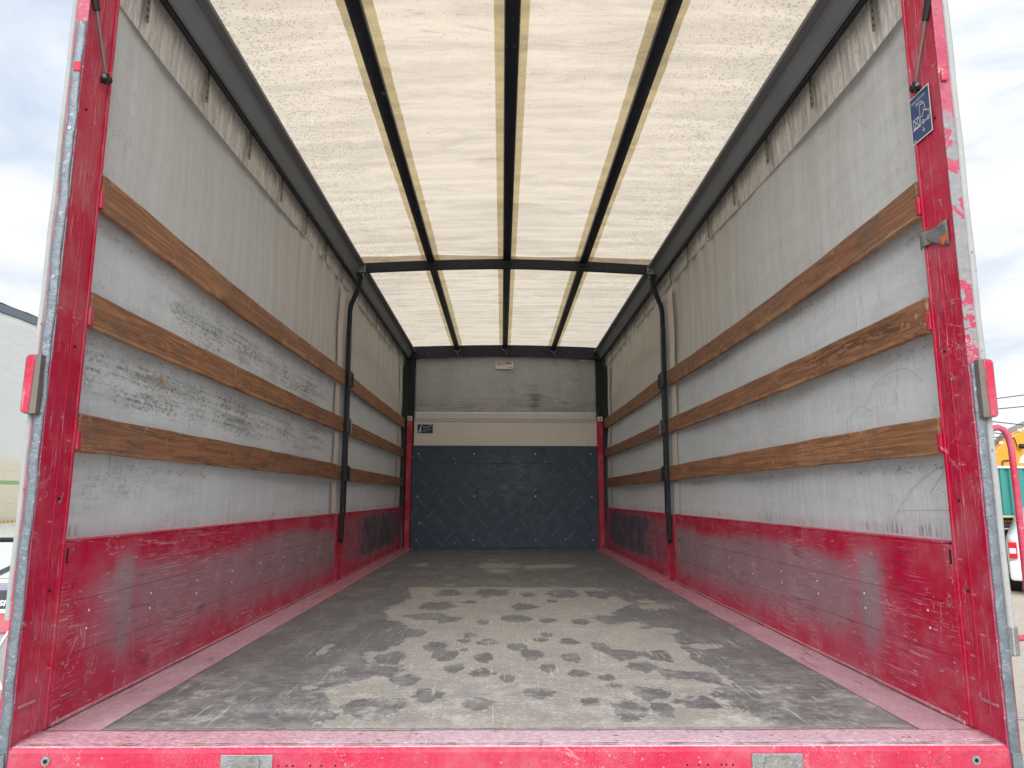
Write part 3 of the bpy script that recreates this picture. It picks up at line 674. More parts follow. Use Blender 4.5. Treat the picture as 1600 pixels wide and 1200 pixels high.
# ---- front bulkhead
FX0, FX1 = -1.122, 1.152
fw = bx('front_wall', M_DARK, B, -1.30, 1.30, 8.622, 8.66, -.05, 2.452)
ck = bx('checker_board', M_CHECK, fw, FX0, FX1, 8.600, 8.6215, .001, 1.222, bevel=.002)
DASH = [(-1.06,1.11,-0.97,1.02),(0.88,1.12,1.01,0.96),(0.83,1.17,0.76,1.09),(-0.93,0.84,-0.84,0.94),(-0.81,0.86,-0.71,0.75),(-0.45,0.86,-0.36,0.95),(-1.01,0.81,-0.92,0.72),(-0.88,0.64,-0.8,0.72),(-0.69,0.6,-0.6,0.7),(-0.55,0.82,-0.46,0.74),(0.52,0.86,0.61,0.94),(0.65,0.85,0.76,0.75),(0.79,0.88,0.89,0.98),(0.9,0.86,1.02,0.75),(1.0,0.85,1.1,0.94),(-1.05,0.6,-0.94,0.48),(-0.79,0.58,-0.68,0.48),(-0.56,0.61,-0.46,0.49),(-0.29,0.58,-0.19,0.48),(0.3,0.62,0.39,0.71),(0.42,0.59,0.52,0.49),(0.56,0.62,0.62,0.71),(0.68,0.58,0.77,0.48),(0.77,0.62,0.88,0.72),(0.89,0.62,0.97,0.53),(-1.11,0.39,-1.04,0.48),(-0.93,0.35,-0.83,0.46),(-0.68,0.37,-0.58,0.47),(-0.45,0.36,-0.34,0.47),(-0.18,0.4,-0.07,0.49),(0.07,0.39,0.17,0.47),(0.3,0.39,0.41,0.48),(0.51,0.35,0.62,0.47),(0.77,0.38,0.91,0.5),(1.01,0.36,1.11,0.45),(-0.81,0.37,-0.71,0.26),(-0.55,0.35,-0.44,0.24),(-0.32,0.37,-0.21,0.24),(-0.06,0.35,0.02,0.27),(0.16,0.37,0.27,0.25),(0.43,0.34,0.53,0.24),(0.65,0.36,0.74,0.27),(0.9,0.36,1.02,0.24),(-1.02,0.32,-0.93,0.24),(-0.9,0.14,-0.81,0.23),(-0.7,0.1,-0.58,0.22),(-0.41,0.15,-0.31,0.25),(-0.18,0.15,-0.08,0.23),(0.08,0.15,0.17,0.24),(0.28,0.11,0.38,0.22),(0.56,0.14,0.66,0.24),(0.76,0.11,0.86,0.22),(1.02,0.14,1.13,0.23),(-1.05,0.1,-0.97,0.01),(-0.8,0.09,-0.71,0.01),(-0.58,0.13,-0.48,0.01),(-0.31,0.11,-0.22,0.01),(-0.08,0.12,0.02,0.01),(0.19,0.09,0.27,0.02),(0.4,0.11,0.5,0.02),(0.66,0.1,0.75,0.02),(0.89,0.13,0.99,0.02),(-0.21,0.6,-0.13,0.69),(0.2,0.85,0.29,0.77),(0.44,0.81,0.52,0.72),(-0.31,0.74,-0.4,0.65)]
for (a, b, c, d_) in DASH:
    L_ = math.hypot(c-a, d_-b); nx, nz = -(d_-b)/L_*.0035, (c-a)/L_*.0035
    m_ = MB(); f0, f1 = 8.6000, 8.5982
    m_.add([(a, f0, b), (a+nx, f0, b+nz), (c+nx, f0, d_+nz), (c, f0, d_), (c-nx, f0, d_-nz), (a-nx, f0, b-nz), (a, f1, b), (c, f1, d_)],
           [(1, 2, 7, 6), (2, 3, 7), (3, 4, 7), (4, 5, 6, 7), (5, 0, 6), (0, 1, 6)])
    m_.build('tread_bar', M_TREAD, ck)
PSC = [(-1.044,1.125),(-0.369,1.124),(0.374,1.125),(1.052,1.124),(-1.046,0.613),(-0.365,0.615),(0.376,0.617),(1.056,0.611),(-1.014,0.294),(-1.048,0.098),(-0.372,0.102),(0.378,0.103),(0.734,0.109),(1.059,0.098),(-1.111,1.092),(-1.115,0.799),(-0.613,1.065),(-0.598,1.014),(0.491,1.03),(-0.583,0.056),(-1.116,0.362)]
for i, (x, z) in enumerate(PSC):
    MB().disc((x, 8.600, z), (0, -1, 0), .0078 if i < 14 else .005, .002, 8).build('screw', M_STKW, ck)
for y_ in (1.008, .735):
    bx('board_joint', M_HOLE, ck, -1.09 if y_ < .9 else -.86, -.70 if y_ < .9 else .85, 8.5992, 8.6001, y_, y_+.003)
bx('cream_board', M_CREAM, fw, -1.106, 1.130, 8.606, 8.6215, 1.2235, 1.518, bevel=.002)
MB().tube([(-1.106, 8.604, 1.527), (1.130, 8.604, 1.527)], .0085, 8).build('edge_bead', M_WHITE, fw, smooth=True)
def zero(X, Y, Z): return 0*X
def fstain(X, Y, Z): return .9*np.exp(-((X-.38)/.10)**2-((Z-1.80)/.14)**2)+.55*sm(Z, 1.62, 1.66)*sm(Z, 1.9, 1.7)+.2
sheet('front_hem', M_FRONTHEM, fw, 80, 4, lambda U, V: (-1.106+2.236*U, 8.6045+.0006*np.sin(U*60), 1.537+.102*V), None, (0, .004, 0))
def ftarp(U, V):
    x = -1.106+2.236*U; z = 1.637+.70*V
    y = 8.611+.0025*np.sin(x*9+1)*np.sin(V*3.0)+.0025*np.sin(x*23+V*.5)*sm(V, 0, .2)+.002*np.sin(x*3.1-V*1)
    return x, np.minimum(y, 8.618), z
sheet('front_tarpaulin', M_FRONT, fw, 110, 40, ftarp, {'wear': fstain, 'rub_shade': lambda X, Y, Z: .9*np.exp(-((X-.36-.12*(Z-1.75))/.035)**2-((Z-1.77)/.10)**2), 'rust': zero,
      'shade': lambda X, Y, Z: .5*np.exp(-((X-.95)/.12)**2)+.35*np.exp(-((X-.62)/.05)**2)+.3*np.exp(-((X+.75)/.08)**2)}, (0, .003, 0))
# daylight through gaps under the header, painted in as solid white strips
for x0, x1 in ((-1.07, -.995), (.925, 1.045)):
    bx('painted_daylight', M_WHITE, fw, x0, x1, 8.585, 8.592, 2.272, 2.296, bevel=.004)
# label and sticker on the bulkhead
lb = bx('data_plate', M_STKW, fw, -.112, .105, 8.586, 8.589, 2.172, 2.262)
M_TXR = simple('text_red', (.45, .05, .05), .6); M_TXK = simple('text_black', (.03, .03, .03), .6)
text_mesh('plate_text', 'DELLA', .036, lambda x, y: (-.104+x, 8.5855, 2.230+y), M_TXR, lb, bold=.0015)
text_mesh('plate_text', '7324', .038, lambda x, y: (.002+x*1.05, 8.5855, 2.230+y), M_TXK, lb, bold=.002)
text_mesh('plate_text', 'TARPAULIN', .020, lambda x, y: (-.104+x, 8.5855, 2.208+y), M_TXR, lb)
text_mesh('plate_text', 'CE 07', .024, lambda x, y: (.035+x, 8.5855, 2.186+y), M_TXK, lb)
s2 = bx('lashing_sticker', M_NAVY, fw, -1.066, -.878, 8.6035, 8.606, 1.372, 1.481)
MB().strokes([[(.14, .08), (.16, .50), (.22, .52), (.20, .10)], [(.19, .55), (.29, .95)], [(.05, .10), (.04, .30)]], lambda u, v: (-1.066+.188*u, 8.6028, 1.372+.109*v), .045).build('lashing_pictogram', M_STKW, s2)
text_mesh('sticker_text', 'LC 1000', .022, lambda x, y: (-.995+x, 8.6028, 1.440+y), M_STKW, s2)
text_mesh('sticker_text', 'daN max kg', .019, lambda x, y: (-.998+x, 8.6028, 1.412+y), M_STKW, s2)
text_mesh('sticker_text', 'EN 12640', .013, lambda x, y: (-1.010+x, 8.6028, 1.388+y), M_STKW, s2)
text_mesh('sticker_text', 'norm', .013, lambda x, y: (-.925+x, 8.6028, 1.465+y), M_STKW, s2, bold=.001)
# front corner posts
for s, xa, xb in ((-1, -1.19, -1.127), (1, 1.133, 1.199)):
    fp = bx('front_post', M_RED, B, xa, xb, 8.560, 8.6215, 0, 1.522, bevel=.003)
    bx('post_gap', M_HOLE, fp, s*1.1995 if s > 0 else -1.205, s*1.206 if s > 0 else -1.191, 8.585, 8.62, 0, 1.52)
    bx('upper_post', M_TUBE, fp, xa+.008, xb-.002, 8.557, 8.6215, 1.580, 2.315, bevel=.003)
    c = bx('post_cap', M_WHITE, fp, xa+.006, xb-.003, 8.553, 8.6215, 1.5235, 1.579, bevel=.003)
    MB().disc(((xa+xb)/2+.002, 8.553, 1.551), (0, -1, 0), .011, .001, 10).build('cap_hole', M_HOLE, c)

# ---- roof frame: side rails, bows and lengthwise tubes
def rail(s):
    inner = [(s*1.102, 2.372), (s*1.102, 2.39), (s*1.142, 2.39), (s*1.139, 2.366)]
    r = MB().prism(inner, 1, 1.99, 8.60).build('roof_side_rail', M_RAILIN, B)
    MB().prism([(s*1.1395, 2.366), (s*1.150, 2.352), (s*1.164, 2.326), (s*1.181, 2.302), (s*1.192, 2.297), (s*1.198, 2.31), (s*1.198, 2.42), (s*1.146, 2.42), (s*1.1425, 2.39)], 1, 1.99, 8.60).build('rail_web', M_RAIL, r)
    MB().prism([(s*1.1935, 2.280), (s*1.209, 2.280), (s*1.209, 2.40), (s*1.1985, 2.40), (s*1.1985, 2.3105)], 1, 1.99, 8.60).build('curtain_track', M_BLACK, r)
    return r
for s in (-1, 1): rail(s)
def bow(y, zl, zc, h, x0, x1, name):
    m_ = MB(); n = 16; prof = []
    for k in range(n+1):
        x = x0+(x1-x0)*k/n; q = 1-abs(2*k/n-1)**1.6; prof.append((x, zl+(zc-zl)*q))
    vs = [(x, z) for x, z in prof]+[(x, z+h) for x, z in reversed(prof)]
    # build as quads to stay valid
    for k in range(n):
        a, b = prof[k], prof[k+1]
        c8 = [(a[0], y, a[1]), (b[0], y, b[1]), (b[0], y+.035, b[1]), (a[0], y+.035, a[1]), (a[0], y, a[1]+h), (b[0], y, b[1]+h), (b[0], y+.035, b[1]+h), (a[0], y+.035, a[1]+h)]
        m_.add(c8, [(3, 2, 1, 0), (4, 5, 6, 7), (0, 1, 5, 4), (2, 3, 7, 6)])
    return m_.build(name, M_TUBE, B)
b1 = bow(5.285, 2.330, 2.372, .072, -1.135, 1.135, 'roof_bow'); b2 = bow(8.540, 2.285, 2.335, .096, -1.16, 1.175, 'roof_bow')
b3 = bow(8.585, 2.380, 2.41, .066, -1.21, 1.21, 'front_closure')
for s in (-1, 1):
    br = bx('bow_bracket', M_GALV, B, s*1.095, s*1.155, 5.268, 5.2835, 2.325, 2.385, bevel=.003)
    for q in ((.012, .018), (.042, .042)): MB().disc((s*(1.100+q[0]), 5.268, 2.325+q[1]), (0, -1, 0), .005, .002).build('bolt', M_HOLE, br)
TX = (-.592, .002, .600)
def roofz(x): return 2.452+.030*(1-np.minimum(1, np.abs(x)/1.2)**1.7)
for x in TX:
    zb = 2.407 if abs(x) > .1 else 2.425
    for ya, yb in ((1.99, 5.284), (5.321, 8.50)):
        prof = []
        for k in range(10): a = 2*math.pi*k/10; prof.append((x+.032*math.copysign(abs(math.cos(a))**.6, math.cos(a)), zb+.02+.02*math.copysign(abs(math.sin(a))**.7, math.sin(a))))
        tb = MB().prism(prof, 1, ya, yb).build('roof_tube', M_TUBE, B, smooth=True)
        if ya < 3: bx('tube_shoe', M_DARK, tb, x-.036, x+.036, 5.268, 5.345, zb-.018, zb+.002, bevel=.003)
        else: MB().tube([(x+.038*math.cos(a), 8.515, zb-.005-.03*math.sin(a)) for a in [k*math.pi/8 for k in range(9)]]+[(x+.005, 8.52, zb-.045), (x+.02, 8.53, zb-.085)], .0026, 6).build('wire_tie', M_ZINC, tb)

# ================================================================== roof tarpaulin and bands (lies on the frame)
def rw(x, y):
    return .004*np.sin(y*9.0+1.3*np.sin(x*2+1))*np.sin(x*4.1+1)+.0022*np.sin(y*31+2*np.sin(x*3+y*.7))+.0016*np.sin(y*57+x*4)+.005*np.sin(y*3.1+x)
def rfn(U, V):
    x = -1.235+2.47*U; y = 1.86+6.80*V
    z = roofz(x)-.010*np.abs(np.sin(x*np.pi/.6))*.6+rw(x, y)
    return x, y, z
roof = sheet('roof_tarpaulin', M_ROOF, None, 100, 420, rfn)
tag(roof, 'translucent cream roof tarpaulin lit by daylight, stretched over the dark roof tubes', 'tarpaulin')
for x, l, r_ in ((-.600, .062, .062), (.000, .062, .062), (.608, .062, .062)):
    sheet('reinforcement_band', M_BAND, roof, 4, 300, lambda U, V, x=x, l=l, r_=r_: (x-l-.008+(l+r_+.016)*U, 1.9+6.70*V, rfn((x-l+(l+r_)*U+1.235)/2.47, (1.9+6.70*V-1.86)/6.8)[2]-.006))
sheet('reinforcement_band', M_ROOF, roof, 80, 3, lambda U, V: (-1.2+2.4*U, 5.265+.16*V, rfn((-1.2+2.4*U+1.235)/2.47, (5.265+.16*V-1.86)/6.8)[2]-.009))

# ================================================================== side curtains
M_HOOK = simple('dull_brass_steel', (.24, .22, .17), .5, .4, .3, 40)
def curtain(s):
    def fn(U, V):
        y = 1.99+6.65*U; z = .30+2.12*V
        amp = sm(z, 1.5, 2.15)*(.25+.75*sm(y, 3.6, 4.8)); amp2 = sm(y, 5.3, 5.8)
        f = .009*amp*np.sin(y*26+np.sin(y*3)*2+z*.6)+.006*amp2*sm(z, 1.1, 1.8)*np.sin(y*43+z)
        bil = .010*np.sin(y*1.9+s)*np.sin(z*2.4)+.004*np.sin(y*5.3+z*3.1)+.003*np.sin(z*11+y*1.2)
        return s*(1.264+f+bil), y, z
    def wear(X, Y, Z):
        if s < 0:
            w = .95*sm(Y, 5.1, 4.6)*(np.exp(-((Z-1.30)/.09)**2)*sm(Y, 2.0, 2.8)*.9+np.exp(-((Z-.985)/.10)**2)+.5*np.exp(-((Z-1.24)/.02)**2)*sm(Y, 2.6, 3.4)+.5*np.exp(-((Z-.93)/.02)**2)*sm(Y, 2.6, 3.4)+.75*np.exp(-((Z-1.17+.0*Y)/.05)**2)*.2+.55*np.exp(-((Z-.62)/.08)**2)*sm(Y, 3.6, 2.2))
        else:
            w = .10*sm(Y, 3.3, 2.1)+.06
        return np.clip(w+.05, 0, 1)
    def rub_shade(X, Y, Z):
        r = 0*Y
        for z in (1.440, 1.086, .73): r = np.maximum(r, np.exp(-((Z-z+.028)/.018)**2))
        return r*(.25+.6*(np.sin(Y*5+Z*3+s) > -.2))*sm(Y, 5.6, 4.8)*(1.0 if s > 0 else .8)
    def rust(X, Y, Z): return (1.0 if s < 0 else 0)*np.exp(-((Y-2.50)/.07)**2-((Z-1.015)/.022)**2)
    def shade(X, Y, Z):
        return np.clip(.55*np.exp(-((Z-.50)/.012)**2)+(.45*np.exp(-((Z-1.72-.16*np.sin(Y*1.2))/.05)**2)*sm(Y, 4.2, 5.6)), 0, 1)  # includes shade beneath the rear folds, painted as a dark band
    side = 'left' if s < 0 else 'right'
    c = sheet('side_curtain', M_CURT, None, 330, 80, fn, {'wear': wear, 'rub_shade': rub_shade, 'rust': rust, 'shade': shade, 'fold': lambda X, Y, Z: np.clip(sm(Z, 1.45, 1.75)*sm(Y, 3.2, 4.9)*(.6+.4*sm(Y, 5.3, 5.6))+.32*sm(Z, 1.4, 1.6), 0, 1)})
    tag(c, 'grey tarpaulin side curtain on the left wall, streaked with black mildew between the slats' if s < 0 else 'cleaner grey tarpaulin side curtain behind the slats on the right wall', 'side curtain')
    def hem(U, V):
        y = 1.995+6.55*U; w_ = .005*np.sin(y*70+np.sin(y*17)*3+V*2)*V*(.6+.4*np.sin(y*9))+.003*np.sin(y*155+3*np.sin(y*6))*V
        zt = 2.43; zb = 2.128+.006*np.sin(y*1.3+s)+.085*sm(y, 2.3, 5.2)+.010*sm(y, 2.3, 2.0)
        return s*(1.236+.012*V+w_*4.2*V*(1-V)**.8), y, zt+(zb-zt)*V
    h = sheet('curtain_hem', M_HEM, c, 900, 8, hem)
    y = 2.15
    while y < 8.5:
        hk = MB().prism([(y-.013, 2.180), (y-.009, 2.172), (y+.009, 2.172), (y+.013, 2.180), (y+.011, 2.305), (y-.011, 2.305)], 0, s*1.224, s*1.2275).build('track_hook', M_HOOK, c)
        for z in (2.190, 2.217, 2.245): MB().disc((s*1.224, y, z), (-s, 0, 0), .0055, .002, 8).build('hook_rivet', M_DARK, hk)
        y += .485
    for (ya, yb) in ((5.10, 5.245), (5.43, 5.54), (8.26, 8.37)):
        sheet('webbing_strap', M_STRAP, c, 3, 60, lambda U, V, ya=ya, yb=yb: (s*(1.244+.003*np.sin(V*19+ya)), ya+(yb-ya)*U+.006*np.sin(V*7), .49+1.68*V))
    return c
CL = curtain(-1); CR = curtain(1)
# pale scribbles scratched into the right curtain
def sc(y, z): return (1.2520, y, z)
M_SCR = simple('grey_scratch', (.30, .30, .30), .8)
def smooth_line(P_, n=8):
    o_ = []
    for i in range(len(P_)-1):
        p0 = P_[max(0, i-1)]; p1 = P_[i]; p2 = P_[i+1]; p3 = P_[min(len(P_)-1, i+2)]
        for k in range(n):
            u = k/n; o_.append(tuple(.5*((2*p1[j])+(-p0[j]+p2[j])*u+(2*p0[j]-5*p1[j]+4*p2[j]-p3[j])*u*u+(-p0[j]+3*p1[j]-3*p2[j]+p3[j])*u**3) for j in (0, 1)))
    return o_+[P_[-1]]
for L_ in ([(2.30, .565), (2.16, .570), (2.02, .572)], [(2.30, .565), (2.20, .64), (2.08, .69), (2.01, .70)], [(2.12, .62), (2.07, .66), (2.02, .70)], [(2.45, .93), (2.36, 1.00), (2.2, 1.015), (2.1, .96)],
           [(2.6, .88), (2.5, .93), (2.4, .9)], [(2.9, 1.25), (2.86, 1.29)], [(2.3, 1.9), (2.35, 1.96)], [(3.1, 1.75), (3.06, 1.79)], [(2.38, .50), (2.34, .53), (2.30, .565)]):
    MB().strokes([smooth_line(L_)], sc, .0016).build('scratch', M_SCR, CR)

# ================================================================== middle stanchions
def stanchion(s):
    p = thing('middle_stanchion', 'dark steel stanchion on the %s wall, bent inward at the top, with slat pockets' % ('left' if s < 0 else 'right'), 'stanchion', (s*1.215, 5.32, .3), 'dark stanchions in the middle of the side walls')
    bx('post', M_TUBE, p, s*1.196, s*1.226, 5.290, 5.345, .46, 1.90, bevel=.004)
    bx('post_groove', M_TUBE, p, s*1.198, s*1.220, 5.352, 5.374, .50, 1.56, bevel=.003)
    MB().prism([(5.303, .30), (5.325, .27), (5.345, .34), (5.345, .47), (5.296, .47)], 0, s*1.200, s*1.2265).build('lower_pin', M_BLACK, p)
    pts = [(s*1.212, 5.318, 1.895), (s*1.212, 5.318, 2.02), (s*1.208, 5.318, 2.06), (s*1.198, 5.318, 2.10), (s*1.150, 5.312, 2.215), (s*1.142, 5.31, 2.25), (s*1.140, 5.31, 2.335)]
    MB().tube(pts, .0185, 12).build('bent_top', M_TUBE, p, smooth=True)
    MB().box(min(s*1.12, s*1.165), max(s*1.12, s*1.165), 5.285, 5.335, 2.30, 2.325).tube([(s*1.12, 5.29, 2.30), (s*1.12, 5.29, 2.275)], .008, 8).tube([(s*1.158, 5.29, 2.30), (s*1.158, 5.29, 2.272)], .007, 8).build('top_clamp', M_DARK, p)
    for z, dz in ((1.440, .116), (1.086, .108), (.73, .110)):
        pk = bx('slat_bracket', M_DARK, p, s*1.186, s*1.196, 5.262, 5.388, z-.006, z+dz, bevel=.003)
        bx('bracket_lip', M_GALV if z > 1.05 and z < 1.3 else M_DARK, pk, s*1.180, s*1.186, 5.372, 5.398, z-.002, z+dz*.9, bevel=.002)
        MB().disc((s*1.186, 5.325, z+.05), (-s, 0, 0), .006, .003).build('bolt', M_BLACK, pk)
    MB().disc((s*1.196, 5.365, 1.395), (-s, 0, 0), .010, .008).build('knob', M_ZINC, p)
    bx('foot_latch', M_DARK, p, s*1.190, s*1.205, 5.285, 5.345, .49, .53, bevel=.003)
    return p
stanchion(-1); stanchion(1)

# ================================================================== wooden slats
def slat(s, ya, yb, z0, z1, sag, sagc, wearf, label, zend=0):
    L_ = yb-ya; n = 40; yc = (ya+yb)/2; H = z1-z0; loc = Vector((s*1.2175, yc, z0))
    rg = np.random.RandomState(int(abs(ya*100)+z0*1000+(5 if s > 0 else 0)))
    ph = rg.uniform(0, 6, 4)
    vs = []; fs = []; T = .022
    ring = [(0, .003), (.003, 0), (T-.003, 0), (T, .003), (T, H-.003), (T-.003, H), (.003, H), (0, H-.003)]
    for k in range(n+1):
        y = -L_/2+L_*k/n; q = 1-(2*k/n-1)**2
        dz = -sag*q+zend*k/n; dx = .003*math.sin(y*2+ph[0])+sagc*q; e1 = .0012*math.sin(y*17+ph[1])+.0008*math.sin(y*41+ph[2]); e2 = .0012*math.sin(y*13+ph[3])
        for (a, b) in ring:
            bb = b+dz+(e1 if b < H/2 else e2); vs.append((s*(a+dx), y, bb))
    m = len(ring)
    for k in range(n):
        for j in range(m): fs.append((k*m+j, k*m+(j+1) % m, (k+1)*m+(j+1) % m, (k+1)*m+j))
    fs += [tuple(range(m)), tuple(range(n*m, n*m+m))]
    # finer face rows are not needed: wear is stored per ring point
    me = bpy.data.meshes.new('wooden_slat'); me.from_pydata(vs, [], fs); me.update()
    bm = bmesh.new(); bm.from_mesh(me); bmesh.ops.recalc_face_normals(bm, faces=bm.faces)
    bmesh.ops.subdivide_edges(bm, edges=[e for e in bm.edges if abs(e.verts[0].co.z-e.verts[1].co.z) > H*.6], cuts=3)
    bm.to_mesh(me); bm.free()
    A = me.attributes.new('wear', 'FLOAT', 'POINT'); A.data.foreach_set('value', [float(wearf(v.co.y+yc, v.co.z)) for v in me.vertices])
    o = finish(me, 'wooden_slat', M_WOOD, None, tuple(loc)); tag(o, label, 'wooden slat', 'wooden slats along the truck walls')
    return o
nw = lambda y, z: 0.0
def bw(y, z): return (1.0 if 2.14 < y < 2.85 else 0)*(1-abs(z-.06)/.05 if abs(z-.06) < .05 else 0)*.95
Z = [(1.440, 1.552), (1.086, 1.190), (.730, .836)]
hn = ['top', 'middle', 'bottom']
for s in (-1, 1):
    sn = 'left' if s < 0 else 'right'
    for i, (za, zb) in enumerate(Z):
        extra = {(-1, 0): ', bowing down slightly', (-1, 1): ', with a swirling knotty grain', (-1, 2): ', orange brown with chipped edge', (1, 0): ', smooth and clean', (1, 1): ', scorched with black scuff marks', (1, 2): ', split near its rear end'}[(s, i)]
        slat(s, 1.992, 5.262, za, zb, .020 if i == 0 else (.006 if i == 1 else -.004), 0, bw if (s > 0 and i == 1) else nw,
             'near %s slat of the three on the %s wall%s' % (hn[i], sn, extra))
        slat(s, 5.39, 8.556, za+(.0 if i else -.006), zb-.004, .004, 0, nw, 'far %s slat on the %s wall, between stanchion and front wall' % (hn[i], sn))
# crack in the lower right slat
MB().strokes([[(2.002, .802), (2.10, .797), (2.22, .789), (2.30, .783)]], lambda y, z: (1.2166, y, z), .003).build('split_crack', M_HOLE, bpy.data.objects['wooden_slat.010'])

# ================================================================== surroundings
g = sheet('ground', M_GROUND, None, 60, 60, lambda U, V: (-300+600*U, -100+600*V, -1.1+.0*U), None, smooth=False)
g['kind'] = 'structure'

# neighbouring trailer on the left
T = thing('parked_trailer', 'white tarpaulin sided trailer parked alongside at the left edge, with dark rail near its top', 'trailer', (-7.05, 12, -1.1))
def trailer_mat():
    m, t = material('trailer_tarpaulin_print'); P = t.pos(); y = t.sep(P)[1]; z = t.sep(P)[2]
    n = t.noise(t.pos((1, 1.2, 4)), 1, 5, .6)
    up_ = t.mix(n, (.76, .79, .77), (.80, .82, .80)); lo = t.mix(n, (.76, .69, .53), (.82, .76, .60))
    col = t.mix(t.mr(z, 1.12, .92), up_, lo)
    gb = t.m('MULTIPLY', t.mr(z, .735, .738), t.mr(z, .785, .782)); col = t.mix(gb, col, (.30, .52, .26))
    ob = t.m('MULTIPLY', t.mr(z, .245, .25), t.mr(z, .325, .32)); cut = t.mr(t.m('SINE', t.m('MULTIPLY', y, 90.0)), -.6, -.4)
    ob = t.m('MULTIPLY', ob, cut); col = t.mix(ob, col, (.85, .42, .03))
    li = t.mr(t.m('ABSOLUTE', t.m('SUBTRACT', t.noise(t.pos((1, .7, 3)), 1.2, 4, .6), .5)), .008, 0); col = t.mix(t.m('MULTIPLY', li, .16), col, (.35, .35, .33))
    b = t.bump(t.noise(t.pos((1, 2.5, 8)), 1, 4, .5, .5), .22, .04)
    out(t, princ(t, Base_Color=col, Roughness=.7, Normal=b)); return m
M_TRL = trailer_mat()
sheet('trailer_tarpaulin', M_TRL, T, 80, 30, lambda U, V: (-5.8+.008*np.sin(U*60)*np.sin(V*4), 4.5+13*U, .12+2.57*V), None, (-2.5, 0, 0))
bx('top_rail', simple('blue_grey_rail', (.15, .19, .23), .45), T, -5.86, -5.785, 4.5, 17.5, 2.695, 2.785)
bx('rail_shadow_gap', M_HOLE, T, -5.87, -5.795, 4.5, 17.5, 2.786, 2.797)
sheet('roof_edge', simple('pale_roof_tarp', (.62, .62, .58), .6), T, 60, 4, lambda U, V: (-5.80-.5*V, 4.5+13*U, 2.80+.055*V**.5+.006*np.sin(U*150)), None, (-1.9, 0, -.02))
bx('chassis_beam', M_DARK, T, -7.6, -6.0, 4.6, 17.3, -.15, .10)
for y in (6.2, 13.5, 14.8, 16.1):
    wh = MB().tube([(-6.2, y, -.6), (-5.9, y, -.6)], .5, 28).build('wheel', M_BLACK, T, smooth=True)
    MB().tube([(-5.93, y, -.6), (-5.885, y, -.6)], .27, 20).build('rim', M_GALV, wh, smooth=True)

# car parked in front of the trailer, seen as a sliver past the left post
C_ = thing('parked_car', 'pale grey vehicle with dark lettered grille band at the lower left edge', 'car', (-4.6, 7.4, -1.1))
M_CARG = simple('pale_car_paint', (.50, .53, .52), .3, .1, .03, 2); M_CARD = simple('dark_grey_panel', (.05, .065, .075), .45, 0, .5, 60)
M_BLG = simple('blue_grey_plastic', (.26, .30, .38), .5); M_BUMP = simple('grey_bumper', (.27, .30, .31), .5, 0, .2, 5)
bodyp = [(5.56, .262), (5.70, .285), (8.6, .31), (9.4, .10), (9.7, -.1), (9.75, -.7), (5.62, -.7), (5.55, -.42)]
MB().prism(bodyp, 0, -5.6, -3.3).build('body', M_CARG, C_, bevel=.03)
bx('side_window', simple('dark_side_glass', (.04, .05, .055), .1), C_, -3.302, -3.292, 5.95, 7.15, -.02, .20, bevel=.003)
bx('side_window', simple('dark_side_glass', (.04, .05, .055), .1), C_, -3.302, -3.292, 7.25, 8.55, -.02, .20, bevel=.003)
for y_ in (7.2, 8.65): bx('door_gap', M_BLACK, C_, -3.300, -3.296, y_, y_+.012, -.62, -.03)
bx('roof_edge', M_BLACK, C_, -5.55, -3.35, 5.50, 5.62, .270, .290, bevel=.006)
ws = bx('windscreen', simple('sky_lit_glass', (.55, .59, .60), .15), C_, -5.5, -3.4, 5.515, 5.60, -.010, .262, bevel=.01)  # reflected sky painted in as a pale glass colour
MB().prism([(-3.84, .02), (-3.80, .02), (-3.72, .06), (-3.60, .15), (-3.55, .22), (-3.60, .20), (-3.70, .105), (-3.80, .055)], 1, 5.505, 5.514).build('wiper', M_CARD, ws)
bx('cowl', M_WHITE, C_, -5.5, -3.35, 5.50, 5.60, -.042, -.012, bevel=.004)
bx('trim_strip', M_BLG, C_, -5.5, -3.35, 5.49, 5.60, -.093, -.044, bevel=.006)
gr_ = bx('grille_band', M_CARD, C_, -5.5, -3.35, 5.49, 5.60, -.222, -.095, bevel=.004)
text_mesh('badge_lettering', 'SI', .055, lambda x, y: (-3.775+x*1.35+y*.25, 5.488, -.20+y), M_STKW, gr_, bold=.002)
bx('chrome_strip', M_WHITE, C_, -5.5, -3.35, 5.47, 5.60, -.255, -.224, bevel=.006)
bx('red_band', simple('faded_red_plastic', (.50, .14, .17), .5), C_, -5.5, -3.35, 5.48, 5.60, -.395, -.257, bevel=.006)
bx('bumper', M_BUMP, C_, -5.6, -3.25, 5.40, 5.62, -.86, -.397, bevel=.03)
for x in (-5.4, -3.5):
    wh = MB().tube([(x-.1, 6.4, -.78), (x+.12, 6.4, -.78)], .32, 24).build('wheel', M_BLACK, C_, smooth=True)
    wh = MB().tube([(x-.1, 8.9, -.78), (x+.12, 8.9, -.78)], .32, 24).build('wheel', M_BLACK, C_, smooth=True)

